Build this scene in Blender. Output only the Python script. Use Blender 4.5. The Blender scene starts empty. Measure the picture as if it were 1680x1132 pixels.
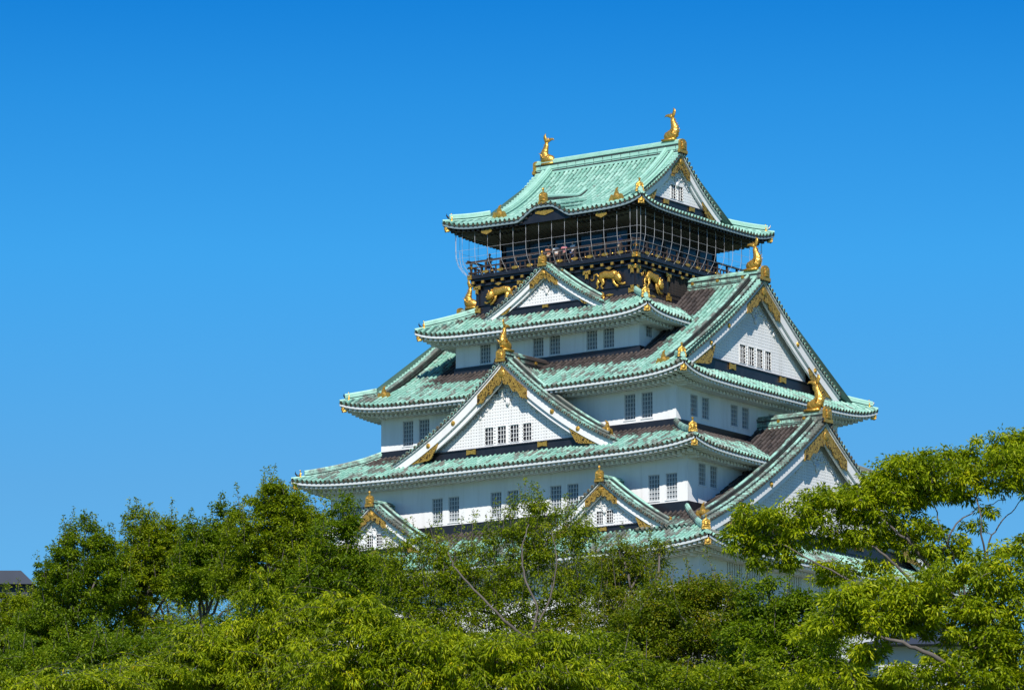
import bpy, math, random
import numpy as np
R = math.radians
C = bpy.context.scene
COL = C.collection
rng = np.random.default_rng(7)

# ------------------------------------------------------------------ camera, world, sun, exposure
CAM = np.array([202.3, -295.33, 1.7]); YAW = 35.634; PITCH = 10.496; FPX = 7646.2
cd = bpy.data.cameras.new('camera'); cam = bpy.data.objects.new('camera', cd); COL.objects.link(cam)
cam.location = CAM; cam.rotation_euler = (R(90 + PITCH), 0, R(YAW))
cd.sensor_width = 36; cd.lens = FPX / 1680 * 36; cd.clip_start = 1; cd.clip_end = 20000
C.camera = cam
SUN_EL, SUN_AZ = 43.0, 33.0          # elevation; angle from -Y towards +X
sdir = np.array([math.sin(R(SUN_AZ)) * math.cos(R(SUN_EL)), -math.cos(R(SUN_AZ)) * math.cos(R(SUN_EL)), math.sin(R(SUN_EL))])
w = bpy.data.worlds.new('World'); C.world = w; w.use_nodes = True
nt = w.node_tree; nt.nodes.clear()
sky = nt.nodes.new('ShaderNodeTexSky'); sky.sky_type = 'NISHITA'; sky.sun_disc = False
sky.sun_elevation = R(SUN_EL); sky.sun_rotation = math.atan2(sdir[0], sdir[1])
sky.altitude = 0; sky.air_density = 1.0; sky.dust_density = 0.0; sky.ozone_density = 6.0
bg = nt.nodes.new('ShaderNodeBackground'); bg.inputs['Strength'].default_value = 0.115
wo = nt.nodes.new('ShaderNodeOutputWorld')
# deep clear-day blue: tint by elevation
tcw = nt.nodes.new('ShaderNodeTexCoord'); sxw = nt.nodes.new('ShaderNodeSeparateXYZ'); nt.links.new(tcw.outputs['Generated'], sxw.inputs[0])
rw = nt.nodes.new('ShaderNodeValToRGB'); ew = rw.color_ramp.elements
for _ in range(5): ew.new(0.5)
for el_, (p_, c_) in zip(list(ew), [(0.0, (.38, .64, .76)), (.151, (.30, .62, .765)), (.201, (.175, .70, .93)), (.235, (.085, .60, .91)), (.258, (.03, .50, .87)), (.34, (.10, .50, .92)), (.6, (.34, .66, .95))]):
    el_.position = p_; el_.color = (*c_, 1)
rw.color_ramp.interpolation = 'B_SPLINE' if False else 'LINEAR'
nt.links.new(sxw.outputs[2], rw.inputs[0])
mw = nt.nodes.new('ShaderNodeMix'); mw.data_type = 'RGBA'; mw.blend_type = 'MULTIPLY'; mw.inputs[0].default_value = 1
nt.links.new(sky.outputs[0], mw.inputs[6]); nt.links.new(rw.outputs[0], mw.inputs[7]); nt.links.new(mw.outputs[2], bg.inputs[0]); nt.links.new(bg.outputs[0], wo.inputs[0])
sl = bpy.data.lights.new('sun', 'SUN'); sl.energy = 5.0; sl.angle = R(0.5); sl.color = (1.0, 0.95, 0.87)
so = bpy.data.objects.new('sun', sl); COL.objects.link(so)
from mathutils import Vector, Matrix
so.rotation_euler = Vector(sdir).to_track_quat('Z', 'Y').to_euler()
so.location = (0, 0, 200)
C.view_settings.view_transform = 'Standard'; C.view_settings.look = 'None'
C.view_settings.exposure = 0.2; C.view_settings.gamma = 1
C.render.engine = 'CYCLES'

# ------------------------------------------------------------------ mesh builder
class MB:
    def __init__(s): s.v = []; s.q = []; s.t = []; s.a = []; s.n = 0
    def add(s, V, Q=None, T=None, att=None):
        V = np.asarray(V, float).reshape(-1, 3)
        s.v.append(V)
        s.a.append(np.zeros((len(V), 3)) if att is None else np.asarray(att, float).reshape(-1, 3))
        if Q is not None and len(Q): s.q.append(np.asarray(Q, int).reshape(-1, 4) + s.n)
        if T is not None and len(T): s.t.append(np.asarray(T, int).reshape(-1, 3) + s.n)
        s.n += len(V)
    def hexa(s, P):       # 8 corners: bottom 4 ccw, top 4 ccw
        s.add(P, [(0, 3, 2, 1), (4, 5, 6, 7), (0, 1, 5, 4), (1, 2, 6, 5), (2, 3, 7, 6), (3, 0, 4, 7)])
    def box(s, x0, x1, y0, y1, z0, z1):
        s.hexa([(x0, y0, z0), (x1, y0, z0), (x1, y1, z0), (x0, y1, z0), (x0, y0, z1), (x1, y0, z1), (x1, y1, z1), (x0, y1, z1)])
    def tube(s, P, rad, k=6, flat=None, caps=True, up=None):
        P = np.asarray(P, float); n = len(P)
        rad = np.broadcast_to(np.asarray(rad, float), (n,))
        T = np.gradient(P, axis=0); T /= np.linalg.norm(T, axis=1)[:, None] + 1e-9
        u0 = np.array([0, 0, 1.]) if up is None else np.asarray(up, float)
        U = u0 - (T @ u0)[:, None] * T
        bad = np.linalg.norm(U, axis=1) < 1e-3
        U[bad] = np.cross(T[bad], [1, 0, 0.1])
        U /= np.linalg.norm(U, axis=1)[:, None]
        W = np.cross(T, U)
        an = np.arange(k) * 2 * math.pi / k + math.pi / k
        fl = 1.0 if flat is None else flat
        V = P[:, None] + rad[:, None, None] * (np.cos(an)[None, :, None] * U[:, None] * fl + np.sin(an)[None, :, None] * W[:, None])
        i = np.arange(n - 1)[:, None] * k; j = np.arange(k)[None]
        a = i + j; b = i + (j + 1) % k
        Q = np.stack([a, b, b + k, a + k], -1).reshape(-1, 4)
        V = V.reshape(-1, 3); Tt = []
        if caps:
            V = np.vstack([V, P[0], P[-1]]); m = n * k
            Tt = [(m, (q + 1) % k, q) for q in range(k)] + [(m + 1, (n - 1) * k + q, (n - 1) * k + (q + 1) % k) for q in range(k)]
        s.add(V, Q, Tt)
    def ball(s, c, r, k=8, m=5):
        c = np.asarray(c, float); r = np.broadcast_to(np.asarray(r, float), (3,))
        th = np.linspace(0.001, math.pi - 0.001, m + 1); ph = np.arange(k) * 2 * math.pi / k
        V = np.stack([np.sin(th)[:, None] * np.cos(ph), np.sin(th)[:, None] * np.sin(ph), np.cos(th)[:, None] * np.ones(k)], -1) * r + c
        i = np.arange(m)[:, None] * k; j = np.arange(k)[None]; a = i + j; b = i + (j + 1) % k
        s.add(V.reshape(-1, 3), np.stack([a, a + k, b + k, b], -1).reshape(-1, 4))
    def slab(s, ls, zt, zb, y0, y1):   # curved plate in the l-z plane from y0 (front) to y1
        ls = np.asarray(ls, float); n = len(ls)
        zt = np.broadcast_to(zt, (n,)); zb = np.broadcast_to(zb, (n,))
        V = np.concatenate([np.stack([ls, np.full(n, y), z], 1) for z, y in ((zt, y0), (zb, y0), (zb, y1), (zt, y1))])
        i = np.arange(n - 1); Q = []
        for a, b in ((0, 1), (1, 2), (2, 3), (3, 0)):
            Q.append(np.stack([a * n + i, b * n + i, b * n + i + 1, a * n + i + 1], 1))
        Q = list(np.concatenate(Q)) + [(0, 3 * n, 2 * n, n), (n - 1, 2 * n - 1, 3 * n - 1, 4 * n - 1)]
        s.add(V, Q)
    def data(s, name, mats, attf=None, smooth=False):
        V = np.concatenate(s.v) if s.v else np.zeros((0, 3)); Q = np.concatenate(s.q) if s.q else np.zeros((0, 4), int)
        T = np.concatenate(s.t) if s.t else np.zeros((0, 3), int)
        me = bpy.data.meshes.new(name)
        me.vertices.add(len(V)); me.vertices.foreach_set('co', V.ravel().astype(np.float32))
        me.loops.add(len(Q) * 4 + len(T) * 3)
        me.loops.foreach_set('vertex_index', np.concatenate([Q.ravel(), T.ravel()]).astype(np.int32))
        me.polygons.add(len(Q) + len(T))
        me.polygons.foreach_set('loop_start', np.concatenate([np.arange(len(Q)) * 4, len(Q) * 4 + np.arange(len(T)) * 3]).astype(np.int32))
        me.polygons.foreach_set('use_smooth', np.full(len(Q) + len(T), bool(smooth)))
        me.update(calc_edges=True)
        A = np.concatenate(s.a)
        if np.any(A):
            at = me.attributes.new('tile', 'FLOAT_VECTOR', 'POINT'); at.data.foreach_set('vector', A.ravel().astype(np.float32))
        if attf is not None:
            at = me.attributes.new('shelter', 'FLOAT', 'POINT'); at.data.foreach_set('value', attf(V).astype(np.float32))
        me.materials.append(mats)
        return me
    def rot(s, face):     # turn the local frame (front = -Y) to face A, B, C or D
        f = {'A': lambda x, y: (x, y), 'B': lambda x, y: (-y, x), 'C': lambda x, y: (-x, -y), 'D': lambda x, y: (y, -x)}[face]
        s.v = [np.stack([*f(V[:, 0], V[:, 1]), V[:, 2]], 1) for V in s.v]
        return s
ZB = 25.0     # castle-local z of the hill top
def obj(name, me, parent=None, loc=(0, 0, 0), rz=0, sc=None):
    o = bpy.data.objects.new(name, me); COL.objects.link(o)
    o.location = loc; o.rotation_euler = (0, 0, rz)
    if sc: o.scale = sc
    if parent: o.parent = parent
    return o
def put(name, mb, mat, parent, face='A', attf=None, smooth=False):
    if face != 'A': mb.rot(face)
    mb.v = [V - np.array([0, 0, ZB]) for V in mb.v]
    return obj(name, mb.data(name, mat, attf, smooth), parent)
def pieces(name, mb, mat, parent, face='A'):
    """every shape added to mb becomes an object of its own"""
    st = np.cumsum([0] + [len(v) for v in mb.v]); out = []
    for i in range(len(mb.v)):
        m = MB(); m.v = [mb.v[i]]; m.a = [mb.a[i]]; m.n = len(mb.v[i])
        m.q = [q - st[i] for q in mb.q if len(q) and st[i] <= q.min() < st[i + 1]]; m.t = [q - st[i] for q in mb.t if len(q) and st[i] <= q.min() < st[i + 1]]
        out.append(put(name, m, mat, parent, face))
    return out
def put2(name, parts, parent, face='A', attf=None):
    allm = MB(); qi = []; ti = []
    for k, (mb, mt) in enumerate(parts):
        if face != 'A': mb.rot(face)
        for q in mb.q: allm.q.append(q + allm.n); qi += [k] * len(q)
        for q in mb.t: allm.t.append(q + allm.n); ti += [k] * len(q)
        allm.v += [V - np.array([0, 0, ZB]) for V in mb.v]; allm.a += mb.a; allm.n += mb.n
    me = allm.data(name, parts[0][1], (lambda V: attf(V)) if attf else None)
    for mb, mt in parts[1:]: me.materials.append(mt)
    me.polygons.foreach_set('material_index', np.array(qi + ti, dtype=np.int32))
    return obj(name, me, parent)
RZ = {'A': 0, 'B': math.pi / 2, 'C': math.pi, 'D': -math.pi / 2}
def face_pt(face, l, y, z):
    x, yy = {'A': (l, y), 'B': (-y, l), 'C': (-l, -y), 'D': (y, -l)}[face]
    return (x, yy, z - ZB)

# ------------------------------------------------------------------ materials
def mat(name, col, rough=0.6, metal=0.0):
    m = bpy.data.materials.new(name); m.use_nodes = True
    b = m.node_tree.nodes['Principled BSDF']
    b.inputs['Base Color'].default_value = (*col, 1); b.inputs['Roughness'].default_value = rough; b.inputs['Metallic'].default_value = metal
    return m, m.node_tree, b
def N(t, typ, **kw):
    n = t.nodes.new(typ)
    for k, v in kw.items():
        if k.startswith('i_'): n.inputs[int(k[2:]) if k[2:].isdigit() else k[2:]].default_value = v
        else: setattr(n, k, v)
    return n
def L(t, a, b): t.links.new(a, b)
def ramp(t, src, stops):
    r = t.nodes.new('ShaderNodeValToRGB'); e = r.color_ramp.elements
    while len(e) < len(stops): e.new(0.5)
    for i, (p, c) in enumerate(stops): e[i].position = p; e[i].color = (*c, 1) if len(c) == 3 else c
    L(t, src, r.inputs[0]); return r
def mixc(t, f, a, b):
    n = N(t, 'ShaderNodeMix', data_type='RGBA')
    for s, v in ((0, f), (6, a), (7, b)):
        if hasattr(v, 'is_linked') or hasattr(v, 'links'): L(t, v, n.inputs[s])
        else: n.inputs[s].default_value = v if s == 0 else (*v, 1)
    return n.outputs[2]
def math_(t, op, a, b=None, c=None, clamp=False):
    n = N(t, 'ShaderNodeMath', operation=op); n.use_clamp = clamp
    for i, v in enumerate((a, b, c)):
        if v is None: continue
        if hasattr(v, 'links'): L(t, v, n.inputs[i])
        else: n.inputs[i].default_value = v
    return n.outputs[0]
def bump(t, b, h, s=0.3, d=0.02):
    n = N(t, 'ShaderNodeBump'); n.inputs['Strength'].default_value = s; n.inputs['Distance'].default_value = d
    L(t, h, n.inputs['Height']); L(t, n.outputs[0], b.inputs['Normal'])
def noise(t, vec, scale, detail=4, rough=0.6, out=0):
    n = N(t, 'ShaderNodeTexNoise'); n.inputs['Scale'].default_value = scale; n.inputs['Detail'].default_value = detail; n.inputs['Roughness'].default_value = rough
    if vec is not None: L(t, vec, n.inputs['Vector'])
    return n.outputs[out]
def wear(name, col, dark, amt=0.5, scale=0.6, rough=0.7, streak=(1, 1, 0.25)):
    m, t, b = mat(name, col, rough)
    tc = N(t, 'ShaderNodeTexCoord'); mp = N(t, 'ShaderNodeMapping'); mp.inputs['Scale'].default_value = streak
    L(t, tc.outputs['Object'], mp.inputs[0])
    n1 = noise(t, mp.outputs[0], scale, 6, 0.65)
    r = ramp(t, n1, [(0.42, (0, 0, 0)), (0.75, (1, 1, 1))])
    f = math_(t, 'MULTIPLY', r.outputs[0], amt)
    L(t, mixc(t, f, col, dark), b.inputs['Base Color'])
    n2 = noise(t, tc.outputs['Object'], 9, 4); bump(t, b, n2, 0.15, 0.02)
    if name == 'white_plaster':
        mp2 = N(t, 'ShaderNodeMapping'); mp2.inputs['Scale'].default_value = (1, 1, 0.06); L(t, tc.outputs['Object'], mp2.inputs[0])
        st = ramp(t, noise(t, mp2.outputs[0], 2.2, 5, 0.7), [(0.5, (0, 0, 0)), (0.72, (1, 1, 1))])
        old = b.inputs['Base Color'].links[0].from_socket
        L(t, mixc(t, math_(t, 'MULTIPLY', st.outputs[0], 0.35), old, (0.52, 0.50, 0.46)), b.inputs['Base Color'])
    return m
def copper(name, age):
    m, t, b = mat(name, (0.3, 0.55, 0.45), 0.55)
    at = N(t, 'ShaderNodeAttribute', attribute_name='tile'); sh = N(t, 'ShaderNodeAttribute', attribute_name='shelter')
    tc = N(t, 'ShaderNodeTexCoord')
    ad = N(t, 'ShaderNodeVectorMath', operation='ADD'); L(t, at.outputs['Vector'], ad.inputs[0]); ad.inputs[1].default_value = (0.5, 0.01, 0.5)
    fl = N(t, 'ShaderNodeVectorMath', operation='FLOOR'); L(t, ad.outputs[0], fl.inputs[0])
    wn = N(t, 'ShaderNodeTexWhiteNoise', noise_dimensions='3D'); L(t, fl.outputs[0], wn.inputs['Vector'])
    big = noise(t, tc.outputs['Object'], 0.28, 5, 0.6); mid = noise(t, tc.outputs['Object'], 1.6, 5, 0.65); fine = noise(t, tc.outputs['Object'], 7, 4, 0.7)
    g = mixc(t, wn.outputs['Value'], (0.20, 0.43, 0.335), (0.41, 0.66, 0.55))
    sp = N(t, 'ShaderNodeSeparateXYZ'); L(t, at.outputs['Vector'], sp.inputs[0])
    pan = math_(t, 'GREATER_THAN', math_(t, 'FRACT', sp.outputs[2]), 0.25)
    g = mixc(t, math_(t, 'MULTIPLY', ramp(t, mid, [(0.4, (0, 0, 0)), (0.7, (1, 1, 1))]).outputs[0], 0.5), g, (0.17, 0.40, 0.33))
    g = mixc(t, math_(t, 'MULTIPLY', ramp(t, fine, [(0.55, (0, 0, 0)), (0.75, (1, 1, 1))]).outputs[0], 0.5), g, (0.50, 0.74, 0.64))
    # dark, unturned copper and soot in tile-sized patches
    s = math_(t, 'ADD', math_(t, 'MULTIPLY', big, 0.9), math_(t, 'MULTIPLY', mid, 0.6))
    s = math_(t, 'ADD', s, math_(t, 'MULTIPLY', wn.outputs['Value'], 0.35)); s = math_(t, 'ADD', s, math_(t, 'MULTIPLY', fine, 0.25))
    st = N(t, 'ShaderNodeVectorMath', operation='MULTIPLY'); L(t, at.outputs['Vector'], st.inputs[0]); st.inputs[1].default_value = (0.75, 0.16, 1.7)
    run = noise(t, st.outputs[0], 1.0, 3, 0.6); s = math_(t, 'ADD', s, math_(t, 'MULTIPLY', math_(t, 'SUBTRACT', run, 0.5), 0.9))
    s = math_(t, 'ADD', s, age)
    g = mixc(t, ramp(t, run, [(0.5, (0, 0, 0)), (0.75, (0.55, 0.55, 0.55))]).outputs[0], g, (0.13, 0.30, 0.24))
    f = ramp(t, math_(t, 'SUBTRACT', s, 0.55), [(0.72, (0, 0, 0)), (0.86, (1, 1, 1))])
    dk = mixc(t, wn.outputs['Value'], (0.055, 0.055, 0.05), (0.16, 0.14, 0.12))
    c = mixc(t, math_(t, 'MULTIPLY', f.outputs[0], 0.9), g, dk)
    c = mixc(t, math_(t, 'MULTIPLY', pan, 0.9), c, (0.035, 0.085, 0.07))  # pans darker: dirt, plus shade between the ribs painted into the colour
    # brown where a higher roof keeps the rain off
    q = math_(t, 'ADD', sh.outputs['Fac'], math_(t, 'MULTIPLY', math_(t, 'SUBTRACT', mid, 0.5), 0.5))
    q = math_(t, 'ADD', q, math_(t, 'MULTIPLY', math_(t, 'SUBTRACT', wn.outputs['Value'], 0.5), 0.45))
    bf = ramp(t, q, [(0.36, (0, 0, 0)), (0.62, (1, 1, 1))])
    br = mixc(t, wn.outputs['Value'], (0.036, 0.030, 0.028), (0.085, 0.068, 0.061))
    L(t, mixc(t, bf.outputs[0], c, br), b.inputs['Base Color'])
    bump(t, b, fine, 0.25, 0.02)
    return m
M = {}
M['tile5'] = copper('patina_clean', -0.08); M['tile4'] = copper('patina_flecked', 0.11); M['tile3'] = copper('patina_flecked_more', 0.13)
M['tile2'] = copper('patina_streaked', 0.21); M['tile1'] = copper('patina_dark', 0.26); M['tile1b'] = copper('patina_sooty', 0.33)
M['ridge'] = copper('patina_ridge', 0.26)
M['ridge5'] = copper('patina_ridge_clean', -0.05)
M['wall'] = wear('white_plaster', (0.80, 0.80, 0.79), (0.62, 0.61, 0.58), 0.45, 0.5)
M['trim'] = wear('white_trim', (0.78, 0.78, 0.77), (0.55, 0.55, 0.52), 0.4, 1.2)
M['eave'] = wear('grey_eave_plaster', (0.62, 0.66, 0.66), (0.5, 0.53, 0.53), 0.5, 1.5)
M['under'] = wear('shade_painted_soffit', (0.30, 0.32, 0.32), (0.2, 0.21, 0.21), 0.5, 1.5)  # shade between the rafters painted into the soffit as darker grey
M['dtile'] = wear('black_copper_wear_and_shade', (0.028, 0.028, 0.027), (0.06, 0.11, 0.09), 0.7, 2.2, 0.6)  # weathered copper; also the painted shadow along the wave ridge
M['black'] = wear('black_lacquer', (0.012, 0.013, 0.018), (0.03, 0.03, 0.035), 0.6, 1.0, 0.35)
M['dark'] = wear('dark_timber', (0.022, 0.018, 0.017), (0.05, 0.04, 0.035), 0.6, 1.0, 0.6)
M['rail'] = wear('brown_timber', (0.06, 0.04, 0.032), (0.03, 0.022, 0.02), 0.6, 1.0, 0.6)
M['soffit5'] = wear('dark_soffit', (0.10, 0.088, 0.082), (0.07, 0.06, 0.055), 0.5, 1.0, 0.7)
M['tin'] = wear('grey_copper_edge', (0.20, 0.27, 0.29), (0.12, 0.16, 0.17), 0.5, 1.2, 0.5)
M['lat'] = wear('grey_lattice', (0.55, 0.57, 0.58), (0.4, 0.4, 0.4), 0.5, 2)
M['net'], _, _ = mat('net_wire', (0.42, 0.43, 0.45), 0.6)
def gold(name, fil=False):
    m, t, b = mat(name, (0.85, 0.52, 0.12), 0.38, 0.7)
    tc = N(t, 'ShaderNodeTexCoord')
    n = noise(t, tc.outputs['Object'], 5, 4)
    g = mixc(t, n, (0.34, 0.18, 0.028), (0.86, 0.53, 0.11))
    if fil:
        v = N(t, 'ShaderNodeTexVoronoi', feature='DISTANCE_TO_EDGE'); v.inputs['Scale'].default_value = 3.4
        n3 = N(t, 'ShaderNodeVectorMath', operation='ADD'); L(t, tc.outputs['Object'], n3.inputs[0]); L(t, noise(t, tc.outputs['Object'], 2.5, 2, .5, 1), n3.inputs[1]); L(t, n3.outputs[0], v.inputs['Vector'])
        r = ramp(t, v.outputs[0], [(0.08, (0, 0, 0)), (0.28, (1, 1, 1))])
        g = mixc(t, r.outputs[0], g, (0.07, 0.04, 0.012)); b.inputs['Metallic'].default_value = 0.6; b.inputs['Roughness'].default_value = 0.4
        bump(t, b, v.outputs[0], 0.8, 0.06)
    else:
        v = N(t, 'ShaderNodeTexVoronoi'); v.inputs['Scale'].default_value = 7; L(t, tc.outputs['Object'], v.inputs['Vector'])
        bump(t, b, v.outputs[0], 0.6, 0.05)
    L(t, g, b.inputs['Base Color'])
    return m
M['gold'] = gold('gold_leaf'); M['fil'] = gold('gold_filigree', True)
M['tend'], tt, tb = mat('bronze_tile_end', (0.085, 0.07, 0.045), 0.6, 0.0)
def glassm():
    m, t, b = mat('dark_pane', (0.06, 0.075, 0.085), 0.12)
    tc = N(t, 'ShaderNodeTexCoord'); oi = N(t, 'ShaderNodeObjectInfo')
    n = noise(t, tc.outputs['Object'], 1.3, 2)
    L(t, mixc(t, n, (0.10, 0.12, 0.135), (0.34, 0.38, 0.40)), b.inputs['Base Color'])  # sky reflection painted into the pane colour, in blue-grey patches
    return m
M['glass'] = glassm()

# ------------------------------------------------------------------ tiled surfaces
def tiles(mb, me, S, cs, lo, hi, w=0.43, r=0.125, Lt=0.6, seed=0, ends=True):
    """ribbed pan-and-cover tiles over S(c, d); cover tiles run along d, laid in overlapping lengths"""
    ang = np.linspace(0, math.pi, 6)
    for ic, c in enumerate(cs):
        a, b_ = lo(c), hi(c)
        # pan strip
        eL, eR = c - w / 2, c + w / 2
        aL, bL, aR, bR = lo(eL), hi(eL), lo(eR), hi(eR)
        if max(bL - aL, bR - aR) < 0.05: continue
        bL = max(bL, aL); bR = max(bR, aR)
        n = max(2, int((max(bL - aL, bR - aR)) / 0.9) + 1)
        tt = np.linspace(0, 1, n + 1)
        VL = S(np.full(n + 1, eL), aL + (bL - aL) * tt) - [0, 0, .04]; VR = S(np.full(n + 1, eR), aR + (bR - aR) * tt) - [0, 0, .04]
        V = np.concatenate([VL, VR]); i = np.arange(n)
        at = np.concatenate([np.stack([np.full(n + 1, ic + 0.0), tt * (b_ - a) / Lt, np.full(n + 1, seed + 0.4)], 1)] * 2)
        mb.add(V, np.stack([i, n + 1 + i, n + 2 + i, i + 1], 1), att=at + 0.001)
        if b_ - a < 0.12: continue
        k = max(1, int(round((b_ - a) / Lt)))
        ds = np.linspace(a, b_, k + 1)
        d2 = np.stack([ds[:-1], ds[1:] - 1e-3], 1).ravel()
        rr = np.tile([r, r * 0.80], k) * (1 + 0.05 * rng.standard_normal(2 * k))
        cc = np.full(len(d2), c) + np.repeat(rng.standard_normal(k) * 0.012, 2)
        P = S(cc, d2); Pc = S(cc + 0.02, d2); Pd = S(cc, d2 + 0.02)
        ec = Pc - P; ec /= np.linalg.norm(ec, axis=1)[:, None]; ed = Pd - P; ed /= np.linalg.norm(ed, axis=1)[:, None]
        nn = np.cross(ec, ed); nn /= np.linalg.norm(nn, axis=1)[:, None]; nn *= np.sign(nn[:, 2:3] + 1e-9)
        V = P[:, None] + rr[:, None, None] * (np.cos(ang)[None, :, None] * ec[:, None] + np.sin(ang)[None, :, None] * nn[:, None] * 1.5) + nn[:, None] * 0.01
        m = len(ang); i = np.arange(2 * k - 1)[:, None] * m; j = np.arange(m - 1)[None]
        Q = np.stack([i + j, i + j + 1, i + j + 1 + m, i + j + m], -1).reshape(-1, 4)
        kk = np.repeat(np.arange(k), 2) + rng.random() * 0 
        at = np.repeat(np.stack([np.full(2 * k, ic + 0.2), kk + 0.2, np.full(2 * k, seed + 0.0)], 1), m, 0)
        mb.add(V.reshape(-1, 3), Q, att=at)
        if ends and me is not None:
            a8 = np.arange(8) * math.pi / 4
            D = P[0] - ed[0] * 0.03 + (r * 0.86) * (np.cos(a8)[:, None] * ec[0] + np.sin(a8)[:, None] * nn[0])
            D2 = D + ed[0] * 0.09
            V = np.vstack([D, D2, P[0] - ed[0] * 0.03]); q = np.arange(8)
            me.add(V, np.stack([q, (q + 1) % 8, (q + 1) % 8 + 8, q + 8], 1), [(16, (u + 1) % 8, u) for u in range(8)])

def rib_positions(lo, hi, w=0.43):
    n = max(2, int((hi - lo) / w)); return (np.arange(n) + 0.5 - n / 2) * ((hi - lo) / n) + (lo + hi) / 2

keep = bpy.data.objects.new('castle_tower', None); COL.objects.link(keep); keep.location = (0, 0, 3.7 + ZB)
keep['label'] = 'white five-tiered castle tower with green copper roofs, gold ornaments and black top storey'; keep['category'] = 'castle tower'

class Tier:
    pass
def make_tier(key, a, b, ze, al, be, Cc, Dc, xg=None, bumpf=None):
    T = Tier(); T.key = key; T.a = a; T.b = b; T.ze = ze; T.al = al; T.be = be; T.C = Cc; T.D = Dc; T.xg = xg
    def Z(x, d, half, side):
        d = np.asarray(d, float); x = np.asarray(x, float)
        dd = np.clip(d, 0, None)
        u = np.clip(np.abs(x) / np.maximum(half - dd, 0.5), 0, 1.02)
        f = np.clip(1 - dd / 4.0, 0, 1) ** 1.3
        z = ze + al * d + be * dd * dd + Cc * (0.25 * u ** 3 + 0.75 * u ** 9) * f
        if bumpf is not None and side == 'A': z = bumpf(x, d, z)
        return z
    T.Z = Z
    def S(side):
        half, dep = (a, b) if side in 'AC' else (b, a)
        def f(x, d):
            z = Z(x, d, half, side)
            u = np.clip(np.abs(x) / np.maximum(half - np.clip(d, 0, None), 0.5), 0, 1.0)
            out = 0.18 * u ** 9 * np.clip(1 - d / 3.0, 0, 1)
            return np.stack([x + np.sign(x) * out * 0.5, -(dep - d) - out, z], -1)
        return f
    T.S = S
    return T

def eaves(T, sides, mats, wall_in, dark=False):
    """fascia, soffit, two rows of rafters on each side"""
    fas = MB(); sof = MB(); raf = MB()
    for side in sides:
        half, dep = (T.a, T.b) if side in 'AC' else (T.b, T.a)
        S = T.S(side)
        n = 72; xs = np.linspace(-half, half, n + 1)
        f1 = MB(); s1 = MB(); r1 = MB()
        def ring(d0, dz):
            xx = np.clip(xs, -(half - d0), half - d0); P = S(xx, np.full(n + 1, 0.0)); P[:, 0] = xx * (1 + 0.0)
            # keep the curl of the edge above it
            Q = S(xs, np.zeros(n + 1)); P[:, 2] = Q[:, 2] + dz; P[:, 1] = Q[:, 1] + d0
            P[:, 0] = Q[:, 0] * (half - d0) / half
            return P
        R0 = ring(0.06, -0.03); R1 = ring(0.06, -0.27); R2 = ring(0.22, -0.27); R3 = ring(0.22, -0.22)
        i = np.arange(n)
        def strip(m, A, B):
            m.add(np.concatenate([A, B]), np.stack([i, n + 1 + i, n + 2 + i, i + 1], 1))
        strip(f1, R0, R1); strip(f1, R1, R2); strip(f1, R2, R3)
        D1 = 1.05; W = wall_in + 0.05
        R4 = ring(D1, -0.22 + 0.05); R5 = ring(D1, -0.42); R6 = ring(D1 + 0.15, -0.42); R7 = ring(D1 + 0.15, -0.36); R8 = ring(W, -0.30)
        for A, B in ((R3, R4), (R4, R5), (R5, R6), (R6, R7), (R7, R8)): strip(s1, A, B)
        rx = rib_positions(-half + 0.15, half - 0.15, 0.45)
        for x in rx:
            Pz = S(np.array([x]), np.array([0.]))[0]
            zc = Pz[2]; y0 = Pz[1]
            for d0, d1, zz, h in ((0.20, D1, -0.24, 0.20), (D1 + 0.12, W, -0.40, 0.26)):
                lim = half - abs(x)
                d1_ = min(d1, lim + 0.2)
                if d1_ - d0 < 0.15: continue
                r1.box(x - 0.11, x + 0.11, y0 + d0 - (0.0 if d0 > 1 else 0.0), y0 + d1_, zc + zz - h, zc + zz + 0.02)
        for m_, tot in ((f1, fas), (s1, sof), (r1, raf)):
            m_.rot(side); 
            for V in m_.v: tot.v.append(V); tot.a.append(np.zeros((len(V), 3)))
            off = tot.n
            for Q in m_.q: tot.q.append(Q + off)
            tot.n += m_.n
    return fas, sof, raf

def shelter(rects, base=0.0):
    """1 below the eaves of the roof above, 0 in the open rain"""
    def f(V):
        g = np.zeros(len(V))
        for (ua, ub, soft) in rects:
            d = np.minimum(ua - np.abs(V[:, 0]), ub - np.abs(V[:, 1]))
            g = np.maximum(g, np.clip(d / soft + 0.5, 0, 1))
        return g
    return f

def build_roof(T, mkey, hi_fn, upper=None, wall_in=2.3, edge='eave', soffm='under', rafm='wall', label=None, sides='ABCD'):
    me = MB(); mb = MB()
    for si, side in enumerate(sides):
        half, dep = (T.a, T.b) if side in 'AC' else (T.b, T.a)
        m1 = MB(); e1 = MB()
        cs = rib_positions(-half, half)
        tiles(m1, e1, T.S(side), cs, lambda c: 0.0, lambda c, side=side: hi_fn(side, c), w=cs[1] - cs[0], seed=si * 7 + 3)
        for m_, tot in ((m1, mb), (e1, me)):
            m_.rot(side); off = tot.n
            tot.v += m_.v; tot.a += m_.a; tot.q += [q + off for q in m_.q]; tot.t += [q + off for q in m_.t]; tot.n += m_.n
    sf = shelter(upper) if upper else shelter([])
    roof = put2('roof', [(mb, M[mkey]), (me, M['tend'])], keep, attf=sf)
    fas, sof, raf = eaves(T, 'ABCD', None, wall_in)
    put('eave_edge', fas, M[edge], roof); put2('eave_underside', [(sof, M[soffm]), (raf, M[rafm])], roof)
    return roof

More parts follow.
